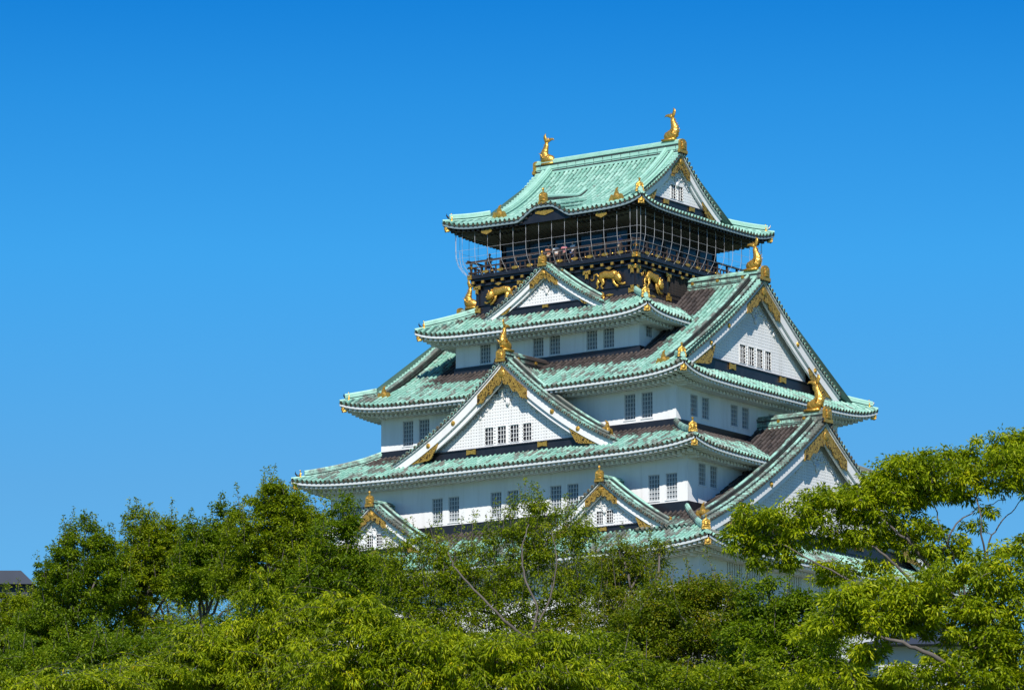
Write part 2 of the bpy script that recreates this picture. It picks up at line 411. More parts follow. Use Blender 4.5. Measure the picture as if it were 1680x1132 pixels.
def hip_ridges(T, roof, dtop, mkey='ridge', d0=0.35, rad=0.15, attf=None):
    """stacked ridge along each hip, ending in a gold tile"""
    for sx in (-1, 1):
        for sy in (-1, 1):
            mb = MB()
            d = np.linspace(0.05, dtop, 22)
            z = T.Z(T.a - d, d, T.a, 'B')
            out = 0.13 * np.clip(1 - d / 3, 0, 1)
            P = np.stack([sx * (T.a - d + out), sy * (T.b - d + out), z + 0.10], 1)
            mb.tube(P, 0.13, 6)
            P2 = P[3:] + [0, 0, 0.13]
            nrm = np.array([sx, -sy, 0]) / math.sqrt(2)
            for k, (wd, h0, h1) in enumerate(((0.17, 0, 0.22),)):
                A = P2 + nrm * wd; B = P2 - nrm * wd; n = len(P2)
                V = np.concatenate([A, B, B + [0, 0, h1], A + [0, 0, h1]]); i = np.arange(n - 1); Q = []
                for a_, b_ in ((0, 1), (1, 2), (2, 3), (3, 0)): Q.append(np.stack([a_ * n + i, b_ * n + i, b_ * n + i + 1, a_ * n + i + 1], 1))
                Q = list(np.concatenate(Q)) + [(0, n, 2 * n, 3 * n), (n - 1, 2 * n - 1, 3 * n - 1, 4 * n - 1)]
                mb.add(V, Q)
            mb.tube(P2 + [0, 0, 0.26], 0.13, 6)
            put('hip_ridge', mb, M[mkey], roof, attf=attf or shelter([]))

# ornaments (shared meshes, front = -Y)
def oni_mesh(wd, ht, horn=True):
    m = MB(); n = 13; ls = np.linspace(-wd / 2, wd / 2, n); u = np.abs(ls) / (wd / 2)
    m.slab(ls, ht * (1 - 0.22 * u ** 2.5) , -0.05 + 0.0 * u, -0.07, 0.10)
    m.slab(ls * 1.12, 0.16 * ht + 0.0 * u, -0.08 + 0.0 * u, -0.12, 0.12)
    m.ball((0, -0.1, ht * 0.52), (wd * 0.30, 0.10, ht * 0.26)); m.ball((-wd * .2, -.1, ht * .72), (wd * .10, .08, ht * .08)); m.ball((wd * .2, -.1, ht * .72), (wd * .10, .08, ht * .08))
    m.ball((0, -.1, ht * .25), (wd * .36, .09, ht * .09))
    if horn:
        m.tube([(0, 0.0, ht), (0, 0.0, ht + 0.16)], [0.07, 0.06]); m.ball((0, 0, ht + 0.24), 0.11)
    return m.data('ridge_end_tile', M['gold'], smooth=False)
ONI_S = oni_mesh(0.62, 0.72); ONI_L = oni_mesh(0.95, 1.05, False); ONI_M = oni_mesh(0.72, 0.85)
def flat_oni():     # wide three-lobed crest at the foot of a descending ridge
    m = MB(); ls = np.linspace(-0.5, 0.5, 15); u = np.abs(ls) / 0.5
    m.slab(ls, 0.75 - 0.5 * u + 0.12 * np.cos(u * 9), -0.1 + 0 * u, -0.08, 0.12)
    m.ball((0, -0.08, 0.35), (0.2, 0.1, 0.22)); m.tube([(0, 0.05, 0.6), (0, 0, 0.85), (0, 0.15, 1.0)], [0.09, 0.08, 0.05])
    return m.data('descending_ridge_crest', M['gold'])
FONI = flat_oni()
def fish_mesh():
    """leaping ornamental fish: head down towards the ridge (+Y is inward), tail fanned high"""
    m = MB()
    t = np.linspace(0, 1, 26)
    cx = np.interp(t, [0, .12, .3, .5, .7, .85, 1], [0.62, 0.42, -0.02, -0.18, -0.06, 0.05, 0.0])
    cz = np.interp(t, [0, .12, .3, .5, .7, .85, 1], [0.12, 0.28, 0.42, 0.85, 1.25, 1.55, 1.8])
    r = np.interp(t, [0, .06, .15, .3, .5, .75, 1], [0.14, 0.26, 0.33, 0.34, 0.25, 0.15, 0.09])
    ker = np.array([1, 2, 1]) / 4
    for _ in range(3):
        cx[1:-1] = np.convolve(cx, ker, 'valid'); cz[1:-1] = np.convolve(cz, ker, 'valid')
    r = r * 1.22 * (1 + 0.06 * np.sin(t * 60))
    m.tube(np.stack([0 * t, cx, cz], 1), r * 1.1, 10, up=(1, 0, 0), flat=0.72)
    # jaw, eyes, whiskers
    m.ball((0, 0.66, 0.06), (0.2, 0.2, 0.12)); m.ball((0.2, 0.42, 0.4), 0.08); m.ball((-0.2, 0.42, 0.4), 0.08)
    # dorsal spikes on the outer side
    for k in range(4, 23, 2):
        p = np.array([0, cx[k], cz[k]]); tg = np.array([0, cx[k + 1] - cx[k - 1], cz[k + 1] - cz[k - 1]]); tg /= np.linalg.norm(tg); o = np.array([0, -tg[2], tg[1]])
        m.tube([p + o * r[k] * 0.6, p + o * (r[k] + 0.13) + tg * 0.1], [0.07, 0.01], 4)
    # pectoral fins
    for s in (-1, 1):
        for q in range(3):
            m.tube([(s * 0.2, 0.0, 0.45 + q * .06), (s * (0.42 + .04 * q), -0.12 - .1 * q, 0.55 + 0.17 * q)], [0.09, 0.015], 4)
    # tail: two curved lobes and a middle ray
    top = np.array([0, cx[-1], cz[-1]])
    for pts, rr in (([(0, 0, -.05), (0, -0.03, .22), (0, -.12, .45), (0, -.12, .62), (0, -.04, .78)], [.10, .15, .14, .09, .01]),
                    ([(0, 0, -.05), (0, 0.18, .12), (0, 0.38, .22), (0, 0.58, .22), (0, .70, .10)], [.10, .14, .13, .08, .01]),
                    ([(0, 0, -.05), (0, 0.12, .2), (0, 0.2, .42)], [.08, .09, .01])):
        m.tube(top + np.array(pts), rr, 6, up=(1, 0, 0), flat=0.35)
    # plinth
    m.box(-0.3, 0.3, -0.25, 0.8, -0.08, 0.08)
    return m.data('ridge_fish', M['gold'], smooth=True)
FISH = fish_mesh()
def cap_mesh():
    m = MB(); m.box(-0.17, 0.17, -0.12, 0.25, -0.2, 0.2); m.ball((0, -0.14, 0), (0.12, 0.06, 0.12)); m.box(-0.20, 0.20, -0.05, 0.0, -0.23, 0.23)
    return m.data('rafter_cap', M['gold'])
CAP = cap_mesh()
def tipcurl_mesh():
    m = MB(); m.tube([(0, 0.1, 0), (0, -0.1, 0.1), (0, -0.22, 0.26), (0, -0.2, 0.42)], [0.09, 0.08, 0.05, 0.02], 5)
    return m.data('tip_curl', M['black'])
CURL = tipcurl_mesh()

def corner_bits(T, roof, oni=None, capdrop=0.55, dpos=0.55):
    for sx in (-1, 1):
        for sy in (-1, 1):
            if sx < 0 and sy > 0: continue
            ang = math.atan2(sy, sx) + math.pi / 2
            z0 = T.Z(T.a - dpos, dpos, T.a, 'B')
            k_ = 0.95 if (sx > 0 and sy < 0) else 0.55; dp_ = dpos if k_ > .9 else 0.42
            obj('ridge_end_tile', oni or ONI_S, roof, (sx * (T.a - dp_), sy * (T.b - dp_), z0 + (0.30 if k_ > .9 else 0.1) - ZB), ang, (k_, k_, k_))
            zt = T.Z(T.a, 0, T.a, 'B')
            obj('rafter_cap', CAP, roof, (sx * (T.a - 0.14), sy * (T.b - 0.14), zt - capdrop - ZB), ang, (1.15, 1.0, 1.15))
            if k_ < .9: obj('tip_curl', CURL, roof, (sx * (T.a - 0.30), sy * (T.b - 0.30), zt + 0.30 - ZB), ang)

# ------------------------------------------------------------------ gable front
def both(m, f):      # run f for the right and the left half
    for s in (1, -1): f(s)
def gable_front(face, l0, Zg, hw, yf, yt, beam, wins, tkey, size=1.0, gold_apex=2.3, foot=3.0, carv=True, bz=None, oni=None, fish=False, ridge_back=None, ridge_h=0.75, studs=(0.45, 0.68), attf=None, bh=None, rkey='ridge', crest_l=None, side_m='dtile'):
    """yf: y of the verge (roof edge), yt: y of the tympanum; Zg(|l|): roof height. Returns the gable part."""
    bl, bz0, bz1 = beam
    bh = bh or 0.62 * size
    ob = 0.10
    # tympanum: backing plate + a lattice of slats in front
    nl = np.linspace(-(hw - 0.3), hw - 0.3, 61)
    base = MB(); zt = Zg(np.abs(nl)) - 0.25
    zt_in = zt - bh * 0.4
    nl = np.linspace(-bl - .3, bl + .3, 61); zt_in = Zg(np.abs(nl)) - 0.25 - bh * .4
    base.slab(nl + l0, np.maximum(zt_in, bz0 - 0.3), bz0 - 0.6, yt + 0.14, yt + 0.3)
    g = put('gable', base, M['trim'], keep, face)
    lat = MB(); pitch = 0.25
    slope_cut = bh * 1.75
    def top(l): return Zg(np.abs(l)) - 0.3 - slope_cut
    def inwin(l, z):
        return any(w0 - 0.02 < l < w1 + 0.02 and z0 - 0.02 < z < z1 + 0.02 for (w0, w1, z0, z1) in wins)
    ls = np.arange(-bl, bl + 0.01, pitch)
    for l in ls:
        z1 = float(top(l)) + 0.2
        if z1 <= bz1: continue
        segs = [(bz1, z1)]
        for (w0, w1, z0, zz1) in wins:
            if w0 - 0.1 < l < w1 + 0.1:
                segs = [s for a, b in segs for s in ((a, min(b, z0)), (max(a, zz1), b)) if s[1] - s[0] > 0.05]
        for a, b in segs: lat.box(l0 + l - 0.093, l0 + l + 0.093, yt + .02, yt + 0.1, a, b)
    z = bz1 + 0.13
    while z < Zg(0) - 0.8 - slope_cut:
        lm = bl
        while lm > 0.2 and top(lm) + 0.1 < z: lm -= 0.05
        segs = [(-lm, lm)]
        for (w0, w1, z0, zz1) in wins:
            if z0 < z < zz1: segs = [s for a, b in segs for s in ((a, min(b, w0)), (max(a, w1), b)) if s[1] - s[0] > 0.05]
        for a, b in segs: lat.box(l0 + a, l0 + b, yt + 0.012, yt + 0.12, z - 0.078, z + 0.078)
        z += 0.235
    put('gable_lattice', lat, M['wall'], g, face)
    # windows of the gable
    for (w0, w1, z0, z1) in wins:
        m = MB(); m.box(l0 + w0, l0 + w1, yt + 0.10, yt + 0.135, z0, z1); wn = put('window', m, M['black'], g, face)
        m.box  # frame
        m = MB(); f = 0.03
        for (a, b, c, d) in ((w0 - f, w0, z0 - f, z1 + f), (w1, w1 + f, z0 - f, z1 + f), (w0, w1, z0 - f, z0), (w0, w1, z1, z1 + f)):
            m.box(l0 + a, l0 + b, yt - 0.03, yt + 0.11, c, d)
        nb = 3
        for k in range(1, nb): x = w0 + (w1 - w0) * k / nb; m.box(l0 + x - 0.016, l0 + x + 0.016, yt + 0.03, yt + 0.07, z0, z1)
        nr = 4
        for k in range(1, nr): zz = z0 + (z1 - z0) * k / nr; m.box(l0 + w0, l0 + w1, yt + 0.04, yt + 0.08, zz - 0.016, zz + 0.016)
        put('window_frame', m, M['trim'], wn, face)
    # bargeboards: outer and inner, both halves in one piece each
    lb = np.linspace(0, hw, 30)
    def slopef(l): return np.sqrt(1 + ((Zg(l + 0.05) - Zg(np.maximum(l - 0.05, 0))) / 0.1) ** 2)
    sf = slopef(lb)
    for nm, off, h, y0, y1 in (('bargeboard', 0.10, bh, yf + 0.22, yf + 0.40), ('bargeboard', 0.10 + bh * 0.8, bh * 0.75, yf + 0.40, yf + 0.58)):
        m = MB()
        for s in (1, -1):
            zt_ = Zg(lb) - off * sf; m.slab(l0 + s * lb, zt_, np.minimum(zt_ - h * sf, zt_ - 0.05), y0, y1)
        put(nm, m, M['trim'], g, face)
    # thin white lip right under the tiles
    m = MB()
    for s in (1, -1): m.slab(l0 + s * lb, Zg(lb) - 0.02 * sf, Zg(lb) - 0.12 * sf, yf + 0.08, yf + 0.5)
    put('verge_board', m, M['eave'], g, face)
    # gold apex ornament, scalloped, on the boards
    if gold_apex:
        m = MB(); la = np.linspace(0, gold_apex, 18); s2 = slopef(la); tap = la / gold_apex
        for s in (1, -1):
            zt_ = Zg(la) - (0.30 * size) * s2
            h = (0.80 * size * (1 - 0.2 * tap) + 0.10 * size * np.sin(tap * 18)) * s2
            m.slab(l0 + s * la, zt_, zt_ - h, yf + 0.14, yf + 0.24)
        put('apex_ornament', m, M['fil'], g, face)
        m = MB(); m.ball((l0, yf + 0.13, Zg(0) - 0.95 * size), (0.30 * size, 0.1, 0.30 * size)); put('apex_boss', m, M['gold'], g, face)
    if foot:
        m = MB(); lf = np.linspace(bl - 0.5 * size, hw - 0.5, 18); s2 = slopef(lf)
        for s in (1, -1):
            zt_ = Zg(lf) - (0.08 + bh * 0.78) * s2
            zb_ = np.full(18, bz0 - 0.05) - np.clip((lf - bl) * 0.10, 0, 1)
            ramp_ = np.clip((lf - lf[0]) / (0.7 * size), 0, 1)
            zb_ = zt_ - (zt_ - zb_) * (0.2 + 0.8 * ramp_); zb_ = np.minimum(zb_, zt_ - 0.02)
            m.slab(l0 + s * lf, zt_, zb_, yf + 0.28, yf + 0.36)
        pieces('foot_ornament', m, M['fil'], g, face)
    for s in (1, -1):
        for q in studs:
            m = MB()
            l = hw * q; zc = Zg(l) - (0.12 + bh * 0.5) * float(slopef(np.array([l]))[0])
            m.ball((l0 + s * l, yf + 0.2, zc), (0.2 * size, 0.09, 0.2 * size)); m.ball((l0 + s * l, yf + 0.13, zc), (0.09 * size, 0.07, 0.09 * size))
            put('stud', m, M['gold'], g, face)
    # black base beam and its gold plates
    m = MB(); be = bl + 1.7 * size; m.box(l0 - be, l0 + be, yt - 0.16, yt + 0.05, bz0 - .25, bz1); m.box(l0 - be, l0 + be, yt - 0.24, yt + 0.05, bz1 - 0.1, bz1 - 0.02); m.box(l0 - be - .6 * size, l0 + be + .6 * size, yt - .1, yt + .05, bz0 - .5, bz0 + .1)
    bmo = put('base_beam', m, M['black'], g, face)
    k = 0.42 * size
    for px in ((-bl * 0.5, bl * 0.5) if size > 0.75 else (0,)):
        m = MB(); h = bz1 - bz0; ls_ = np.linspace(-k, k, 9); u = np.abs(ls_) / k
        m.slab(l0 + px + ls_, bz1 - 0.12 * h - 0.15 * h * (1 - u), bz0 + 0.12 * h + 0.15 * h * (1 - u), yt - 0.27, yt - 0.2)
        put('gold_plate', m, M['gold'], bmo, face)
    # white plaster carving under the apex
    if carv:
        m = MB(); zc = Zg(0) - 1.95 * size - 0.35
        def scroll(cx, cz, r, hand, turns=1.4, a0=0.0):
            t_ = np.linspace(0, 1, 14); an_ = a0 + hand * t_ * turns * 2 * math.pi; q_ = r * (1 - 0.8 * t_)
            m.tube(np.stack([l0 + cx + q_ * np.cos(an_), np.full(14, yt - 0.05), cz + q_ * np.sin(an_)], 1), r * (0.34 - 0.12 * t_), 6, up=(0, 1, 0), flat=0.9)
        for s in (1, -1):
            for (dx, dz, r, a0) in ((.22, .05, .26, 1.5), (.5, .28, .22, 2.6), (.24, -.42, .2, .4), (.62, -.08, .18, 4.0), (.1, .55, .18, 2.0)):
                scroll(s * dx * size, zc + dz * size, r * size, s, a0=a0 if s > 0 else math.pi - a0)
            m.tube([(l0, yt - .06, zc - .5 * size), (l0 + s * .08 * size, yt - .06, zc - .8 * size), (l0, yt - .06, zc - 1.05 * size)], [.13 * size, .12 * size, .03], 6, up=(0, 1, 0))
            for k in range(6):
                dx = (0.95 + 0.34 * k) * size; zz = Zg(dx) - 0.3 - slope_cut * 1.05 - 0.2 * size
                if dx < bl * 0.5: scroll(s * dx, zz, .17 * size, -s, 1.1, a0=k)
        put('carving', m, M['wall'], g, face, smooth=True)
    # verge tiles: short covers laid across the edge, and their round ends
    for s in (1, -1):
        m = MB(); e = MB(); l = 0.25
        while l < hw - 0.1:
            z = float(Zg(l)); dz = float(Zg(l + 0.15) - Zg(l - 0.0)) / 0.15
            up = np.array([s * -dz, 0, 1]); up /= np.linalg.norm(up)
            c0 = np.array([l0 + s * l, yf - 0.02, z]) + up * 0.10
            P = np.array([c0, c0 + [0, 0.28, 0], c0 + [0, 0.30, 0], c0 + [0, 0.62, 0]])
            m.tube(P, [0.155, 0.135, 0.155, 0.135], 7, up=up)
            e.tube([c0 + [0, -0.03, 0], c0 + [0, 0.02, 0]], [0.105, 0.12], 8, up=up)
            l += 0.42 * math.cos(math.atan(abs(dz)))
        put2('verge_tiles', [(m, M[tkey]), (e, M['tend'])], g, face, attf=attf or shelter([]))
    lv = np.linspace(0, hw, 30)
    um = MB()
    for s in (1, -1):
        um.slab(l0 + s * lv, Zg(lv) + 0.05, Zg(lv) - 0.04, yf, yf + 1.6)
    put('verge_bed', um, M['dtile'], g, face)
    # descending ridges
    m = MB(); l1 = (crest_l or hw - 0.55 * size - 0.3); dk_ = MB()
    lr = np.linspace(0.25, l1, 26); zr = Zg(lr)
    for (dy, wd, h) in ((0.80, 0.13, 0.26), (1.42, 0.2, 0.48)):
        hh = h * min(1, size + 0.15)
        lim = min(l1, hw - 0.3) if dy < 1 else l1 * (1 if crest_l else 0.93)
        lr2 = np.linspace(0.25, lim, 26); z2 = Zg(lr2); s2 = slopef(lr2)
        for s in (1, -1):
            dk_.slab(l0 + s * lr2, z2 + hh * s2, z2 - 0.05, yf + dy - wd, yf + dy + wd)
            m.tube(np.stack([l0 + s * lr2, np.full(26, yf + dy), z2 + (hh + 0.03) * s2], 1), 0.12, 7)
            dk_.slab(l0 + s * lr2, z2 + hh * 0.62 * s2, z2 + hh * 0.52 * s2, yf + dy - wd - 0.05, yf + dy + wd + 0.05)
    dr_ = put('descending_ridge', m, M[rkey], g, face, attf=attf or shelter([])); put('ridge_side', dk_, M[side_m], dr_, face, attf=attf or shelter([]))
    for s in (1, -1):
        q = l1 * (1 if crest_l else 0.93) + 0.1
        px, py, pz = face_pt(face, l0 + s * q, yf + 1.42, float(Zg(q)) - 0.02)
        obj('descending_ridge_crest', FONI, g, (px, py, pz), RZ[face] + s * math.pi / 2, (0.75, 0.8, 0.75) if size < .75 else (1.3, 1.2, 1.15))
    # main ridge
    if ridge_back is not None:
        m = MB(); z0 = Zg(0) - 0.15; h = ridge_h
        m.box(l0 - 0.26, l0 + 0.26, yf + 0.1, ridge_back, z0, z0 + h * 0.72)
        m.box(l0 - 0.33, l0 + 0.33, yf + 0.1, ridge_back, z0 + h * 0.72 + 0.003, z0 + h * 0.86)
        m.box(l0 - 0.31, l0 + 0.31, yf + 0.1, ridge_back, z0 + h * 0.34, z0 + h * 0.40)
        m.tube([(l0, yf + 0.05, z0 + h * 0.93), (l0, ridge_back, z0 + h * 0.93)], 0.17, 8)
        md = MB()
        md.box(l0 - 0.28, l0 + 0.28, yf + 0.12, ridge_back, z0 + h * 0.60, z0 + h * 0.68); md.box(l0 - 0.28, l0 + 0.28, yf + 0.12, ridge_back, z0 + h * 0.16, z0 + h * 0.24)
        for yy in np.arange(yf + 0.5, ridge_back, 0.86): md.box(l0 - 0.272, l0 + 0.272, yy - 0.02, yy + 0.02, z0 + h * .24, z0 + h * .6)
        rd = put2('main_ridge', [(m, M[rkey]), (md, M['dtile'])], g, face, attf=attf or shelter([]))
        y = yf + 1.9
        while y < ridge_back - 0.5 and size > 0.8:
            for s in (1, -1):
                m = MB(); m.tube([(l0 + s * 0.25, y, z0 + h * 0.55), (l0 + s * 0.36, y, z0 + h * 0.55)], [0.14, 0.12], 8); put('crest_disc', m, M['gold'], rd, face)
            y += 2.3
    om, osc = oni or (ONI_L, 1)
    px, py, pz = face_pt(face, l0, yf + 0.0, Zg(0) + 0.0)
    obj('ridge_end_tile', om, g, (px, py, pz), RZ[face], (osc,) * 3)
    # dark curled tiles beside the end tile
    m = MB()
    for s in (1, -1):
        m = MB(); m.tube([(l0 + s * .2, yf + .05, Zg(0) + .1), (l0 + s * .5 * size, yf + .02, Zg(0) + .12), (l0 + s * .62 * size, yf + .02, Zg(0) - .12), (l0 + s * .45 * size, yf + .02, Zg(0) - .2)], [.13, .12, .1, .06], 6)
        put('side_scroll', m, M['black'], g, face)
    if fish:
        px, py, pz = face_pt(face, l0, yf + (0.5 if face == 'A' else 0.9), Zg(0) - 0.15 + ridge_h + 0.1)
        obj('ridge_fish', FISH, g, (px, py, pz), RZ[face], (fish * 1.12, fish * 1.12, fish * 0.99))
    return g

def gable_roof(g, face, l0, Zg, hw, yf, yb, tkey, attf, seed=0):
    m = MB()
    cs = rib_positions(yf + 1.5, yb)
    for s in (1, -1):
        def S(c, d, s=s):
            l = hw - d; return np.stack([l0 + s * l, c, Zg(np.abs(l))], -1)
        tiles(m, None, S, cs, lambda c: 0.0, lambda c: hw - 0.02, w=cs[1] - cs[0], seed=seed + s, ends=False)
    put('gable_roof', m, M[tkey], g, face, attf=attf)

# ------------------------------------------------------------------ tiers
def kara(x, d, z):
    u = np.clip((np.abs(x - 0.1) - 0.55) / 2.25, 0, 1)
    sm = 1 - u * u * (3 - 2 * u)
    zk = 72.95 + 0.98 * sm + 0.25 * d - np.where(u > 0.999, 50, 0)
    k = 0.10; h = np.clip(0.5 + 0.5 * (zk - z) / k, 0, 1)
    return z * (1 - h) + zk * h + k * h * (1 - h) * 0.5
T5 = make_tier('5', 9.3, 9.25, 73.0, 0.26, 0.039, 0.62, 2.9, bumpf=kara)
T4 = make_tier('4', 10.82, 10.78, 64.25, 0.55, 0.015, 0.65, 3.4)
T3 = make_tier('3', 15.94, 13.63, 58.65, 0.5075, 0.01175, 0.78, 2.5)
T2 = make_tier('2', 18.58, 16.25, 52.62, 0.44, 0.012, 0.62, 4.9)
T1 = make_tier('1', 21.75, 19.41, 44.75, 0.56, 0.0135, 0.62, 5.3)

def hi_skirt(T, D):
    def f(side, c):
        half = T.a if side in 'AC' else T.b
        return min(D, max(0.0, half - abs(c)))
    return f
def hi_irimoya(T, xg):      # ridge along X; gable verge at |x| = xg
    D = T.a - xg
    def f(side, c):
        if side in 'AC':
            if abs(c) <= xg: return T.b - 0.02
            return max(0.0, T.a - abs(c))
        return min(D + 1.2, max(0.0, T.b - abs(c)))
    return f
r1 = build_roof(T1, 'tile1', hi_skirt(T1, 5.35), upper=[(17.9, 15.6, 1.8)], wall_in=2.2)
r2 = build_roof(T2, 'tile2', hi_skirt(T2, 5.0), upper=[(15.0, 12.9, 1.8)], wall_in=2.2)
r3 = build_roof(T3, 'tile3', hi_irimoya(T3, 14.35), upper=[(10.4, 10.4, 1.8)], wall_in=2.25)
r4 = build_roof(T4, 'tile4', hi_skirt(T4, 3.5), upper=[(8.6, 8.6, 1.8)], wall_in=2.2)
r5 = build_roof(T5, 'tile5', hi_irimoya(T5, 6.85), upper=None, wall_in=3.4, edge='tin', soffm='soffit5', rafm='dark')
for T, r, dt, mk in ((T1, r1, 5.3, 'ridge'), (T2, r2, 4.9, 'ridge'), (T3, r3, 2.0, 'tile3'), (T4, r4, 3.4, 'tile4'), (T5, r5, 2.6, 'ridge5')):
    hip_ridges(T, r, dt, mk); corner_bits(T, r, capdrop=0.5)

# ------------------------------------------------------------------ walls with real window openings
def win_mesh(wd, ht, nv, nh):
    p = MB(); p.box(-wd / 2, wd / 2, 0.0, 0.03, -ht / 2, ht / 2); pane = p.data('window', M['glass'])
    f = MB(); t = 0.06
    for a, b, c, d in ((-wd / 2, -wd / 2 + t, -ht / 2, ht / 2), (wd / 2 - t, wd / 2, -ht / 2, ht / 2), (-wd / 2, wd / 2, -ht / 2, -ht / 2 + t), (-wd / 2, wd / 2, ht / 2 - t, ht / 2)):
        f.box(a, b, -0.12, -0.005, c, d)
    for k in range(1, nv): x = -wd / 2 + wd * k / nv; f.box(x - 0.028, x + 0.028, -0.10, -0.05, -ht / 2 + t, ht / 2 - t)
    for k in range(1, nh): z = -ht / 2 + ht * k / nh; f.box(-wd / 2 + t, wd / 2 - t, -0.09, -0.04, z - 0.026, z + 0.026)
    return pane, f.data('lattice', M['lat'])
WIN = win_mesh(1.0, 1.95, 4, 6); WINB = win_mesh(0.98, 1.65, 4, 5)
def slit_mesh():
    p = MB(); p.box(-1.0, 1.0, 0, 0.03, -0.95, 0.95); pane = p.data('window', M['glass']); f = MB()
    for k in range(6): x = -0.80 + 0.32 * k; f.box(x - 0.075, x + 0.075, -0.2, -0.05, -0.95, 0.95)
    return pane, f.data('window_bars', M['wall'])
SLIT = slit_mesh()
def wall_box(name, a, b, z0, z1, wins, wm=None, parent=keep, mkey='wall'):
    """wins: {face: [(l, zc, w, h, kind)]}"""
    mb = MB(); rec = 0.22; places = []
    for face in 'ABCD':
        half, dep = (a, b) if face in 'AC' else (b, a)
        hs = [(l - w / 2, l + w / 2, zc - h / 2, zc + h / 2) for (l, zc, w, h, k) in wins.get(face, [])]
        xs = sorted({-half, half, *[q for h in hs for q in h[:2]]}); zs = sorted({z0, z1, *[q for h in hs for q in h[2:]]})
        m = MB()
        for i in range(len(xs) - 1):
            for j in range(len(zs) - 1):
                cx, cz = (xs[i] + xs[i + 1]) / 2, (zs[j] + zs[j + 1]) / 2
                if any(h[0] < cx < h[1] and h[2] < cz < h[3] for h in hs): continue
                m.add([(xs[i], -dep, zs[j]), (xs[i + 1], -dep, zs[j]), (xs[i + 1], -dep, zs[j + 1]), (xs[i], -dep, zs[j + 1])], [(0, 1, 2, 3)])
        for (x0, x1, q0, q1) in hs:
            y0, y1 = -dep, -dep + rec
            m.add([(x0, y0, q0), (x1, y0, q0), (x1, y0, q1), (x0, y0, q1), (x0, y1, q0), (x1, y1, q0), (x1, y1, q1), (x0, y1, q1)],
                  [(0, 4, 5, 1), (1, 5, 6, 2), (2, 6, 7, 3), (3, 7, 4, 0)])
            m.box(x0 - 0.06, x1 + 0.06, y0 - 0.05, y0 + 0.1, q0 - 0.07, q0 - 0.005)
        m.rot(face); off = mb.n
        mb.v += m.v; mb.a += m.a; mb.q += [q + off for q in m.q]; mb.n += m.n
        for (l, zc, w, h, k) in wins.get(face, []): places.append((face_pt(face, l, -dep + rec - 0.03, zc), RZ[face], k))
    wo_ = put(name, mb, M[mkey], parent)
    for p, rz, k in places:
        pane = obj('window', k[0], wo_, p, rz); obj('lattice', k[1], pane)
    return wo_
def pair(l, zc, kind, h, w=1.0, gap=1.55): return [(l - gap / 2, zc, w, h, kind), (l + gap / 2, zc, w, h, kind)]
A2 = sum([pair(l, 50.05, WIN, 1.95) for l in (-14.3, -5.5, 0, 5.5, 14.3)], [])
A3 = sum([pair(l, 56.85, WIN, 1.95) for l in (-10.35, 10.35)], [])
A4 = sum([pair(l, 63.15, WIN, 1.95) for l in (-5.0, 0, 5.0)], [])
B2 = sum([pair(l, 51.05, WINB, 1.65, 0.98) for l in (-11.35, 11.35)], [])
B3 = sum([pair(l, 56.9, WINB, 1.65, 0.98) for l in (-8.15, -2.65, 2.65, 8.15)], [])
B4 = [(-7.23, 63.7, 0.98, 1.65, WINB), (7.23, 63.7, 0.98, 1.65, WINB)]
B1 = [(l, 43.45, 2.0, 1.9, SLIT) for l in (-12.6, -9.9, -4.5, 0, 4.5, 9)]
wall_box('wall', 19.55, 17.2, 38.5, 44.95, {'B': B1, 'A': [(l, 43.3, 2.0, 1.9, SLIT) for l in (-14, -9, -4, 4, 9, 14)]})
wall_box('wall', 16.5, 14.1, 48.85, 52.7, {'A': A2, 'B': B2})
wall_box('wall', 13.72, 11.38, 55.6, 58.8, {'A': A3, 'B': B3})
wall_box('wall', 8.6, 8.6, 62.05, 64.5, {'A': A4, 'B': B4})
# black skirting boards under each white storey
for (a, b, z0, z1) in ((16.5, 14.1, 47.6, 48.85), (13.72, 11.38, 54.6, 55.6), (8.6, 8.6, 61.1, 62.05)):
    m = MB()
    for s in (1, -1):
        m.box(-a - 0.1, a + 0.1, s * b - 0.1, s * b + 0.1, z0, z1 - 0.003); m.box(s * a - 0.1, s * a + 0.1, -b + 0.1, b - 0.1, z0, z1 - 0.003)
        m.box(-a - 0.2, a + 0.2, s * b - 0.2, s * b + 0.2, z0, z0 + 0.35); m.box(s * a - 0.2, s * a + 0.2, -b + 0.2, b - 0.2, z0, z0 + 0.35)
    put('skirting', m, M['black'], keep)
# bracket beams under the eaves
for (a, b, z, T) in ((19.55, 17.2, 44.2, T1), (16.5, 14.1, 52.05, T2), (13.72, 11.38, 58.1, T3), (8.6, 8.6, 63.75, T4)):
    m = MB()
    for face in 'AB':
        half, dep = (a, b) if face == 'A' else (b, a)
        mm = MB()
        for l in np.linspace(-half + 0.3, half - 0.3, max(3, int(half / 1.9))):
            mm.box(l - 0.13, l + 0.13, -dep - 0.7, -dep + 0.05, z, z + 0.24)
        mm.rot(face); off = m.n; m.v += mm.v; m.a += mm.a; m.q += [q + off for q in mm.q]; m.n += mm.n
    pieces('eave_bracket', m, M['wall'], keep)

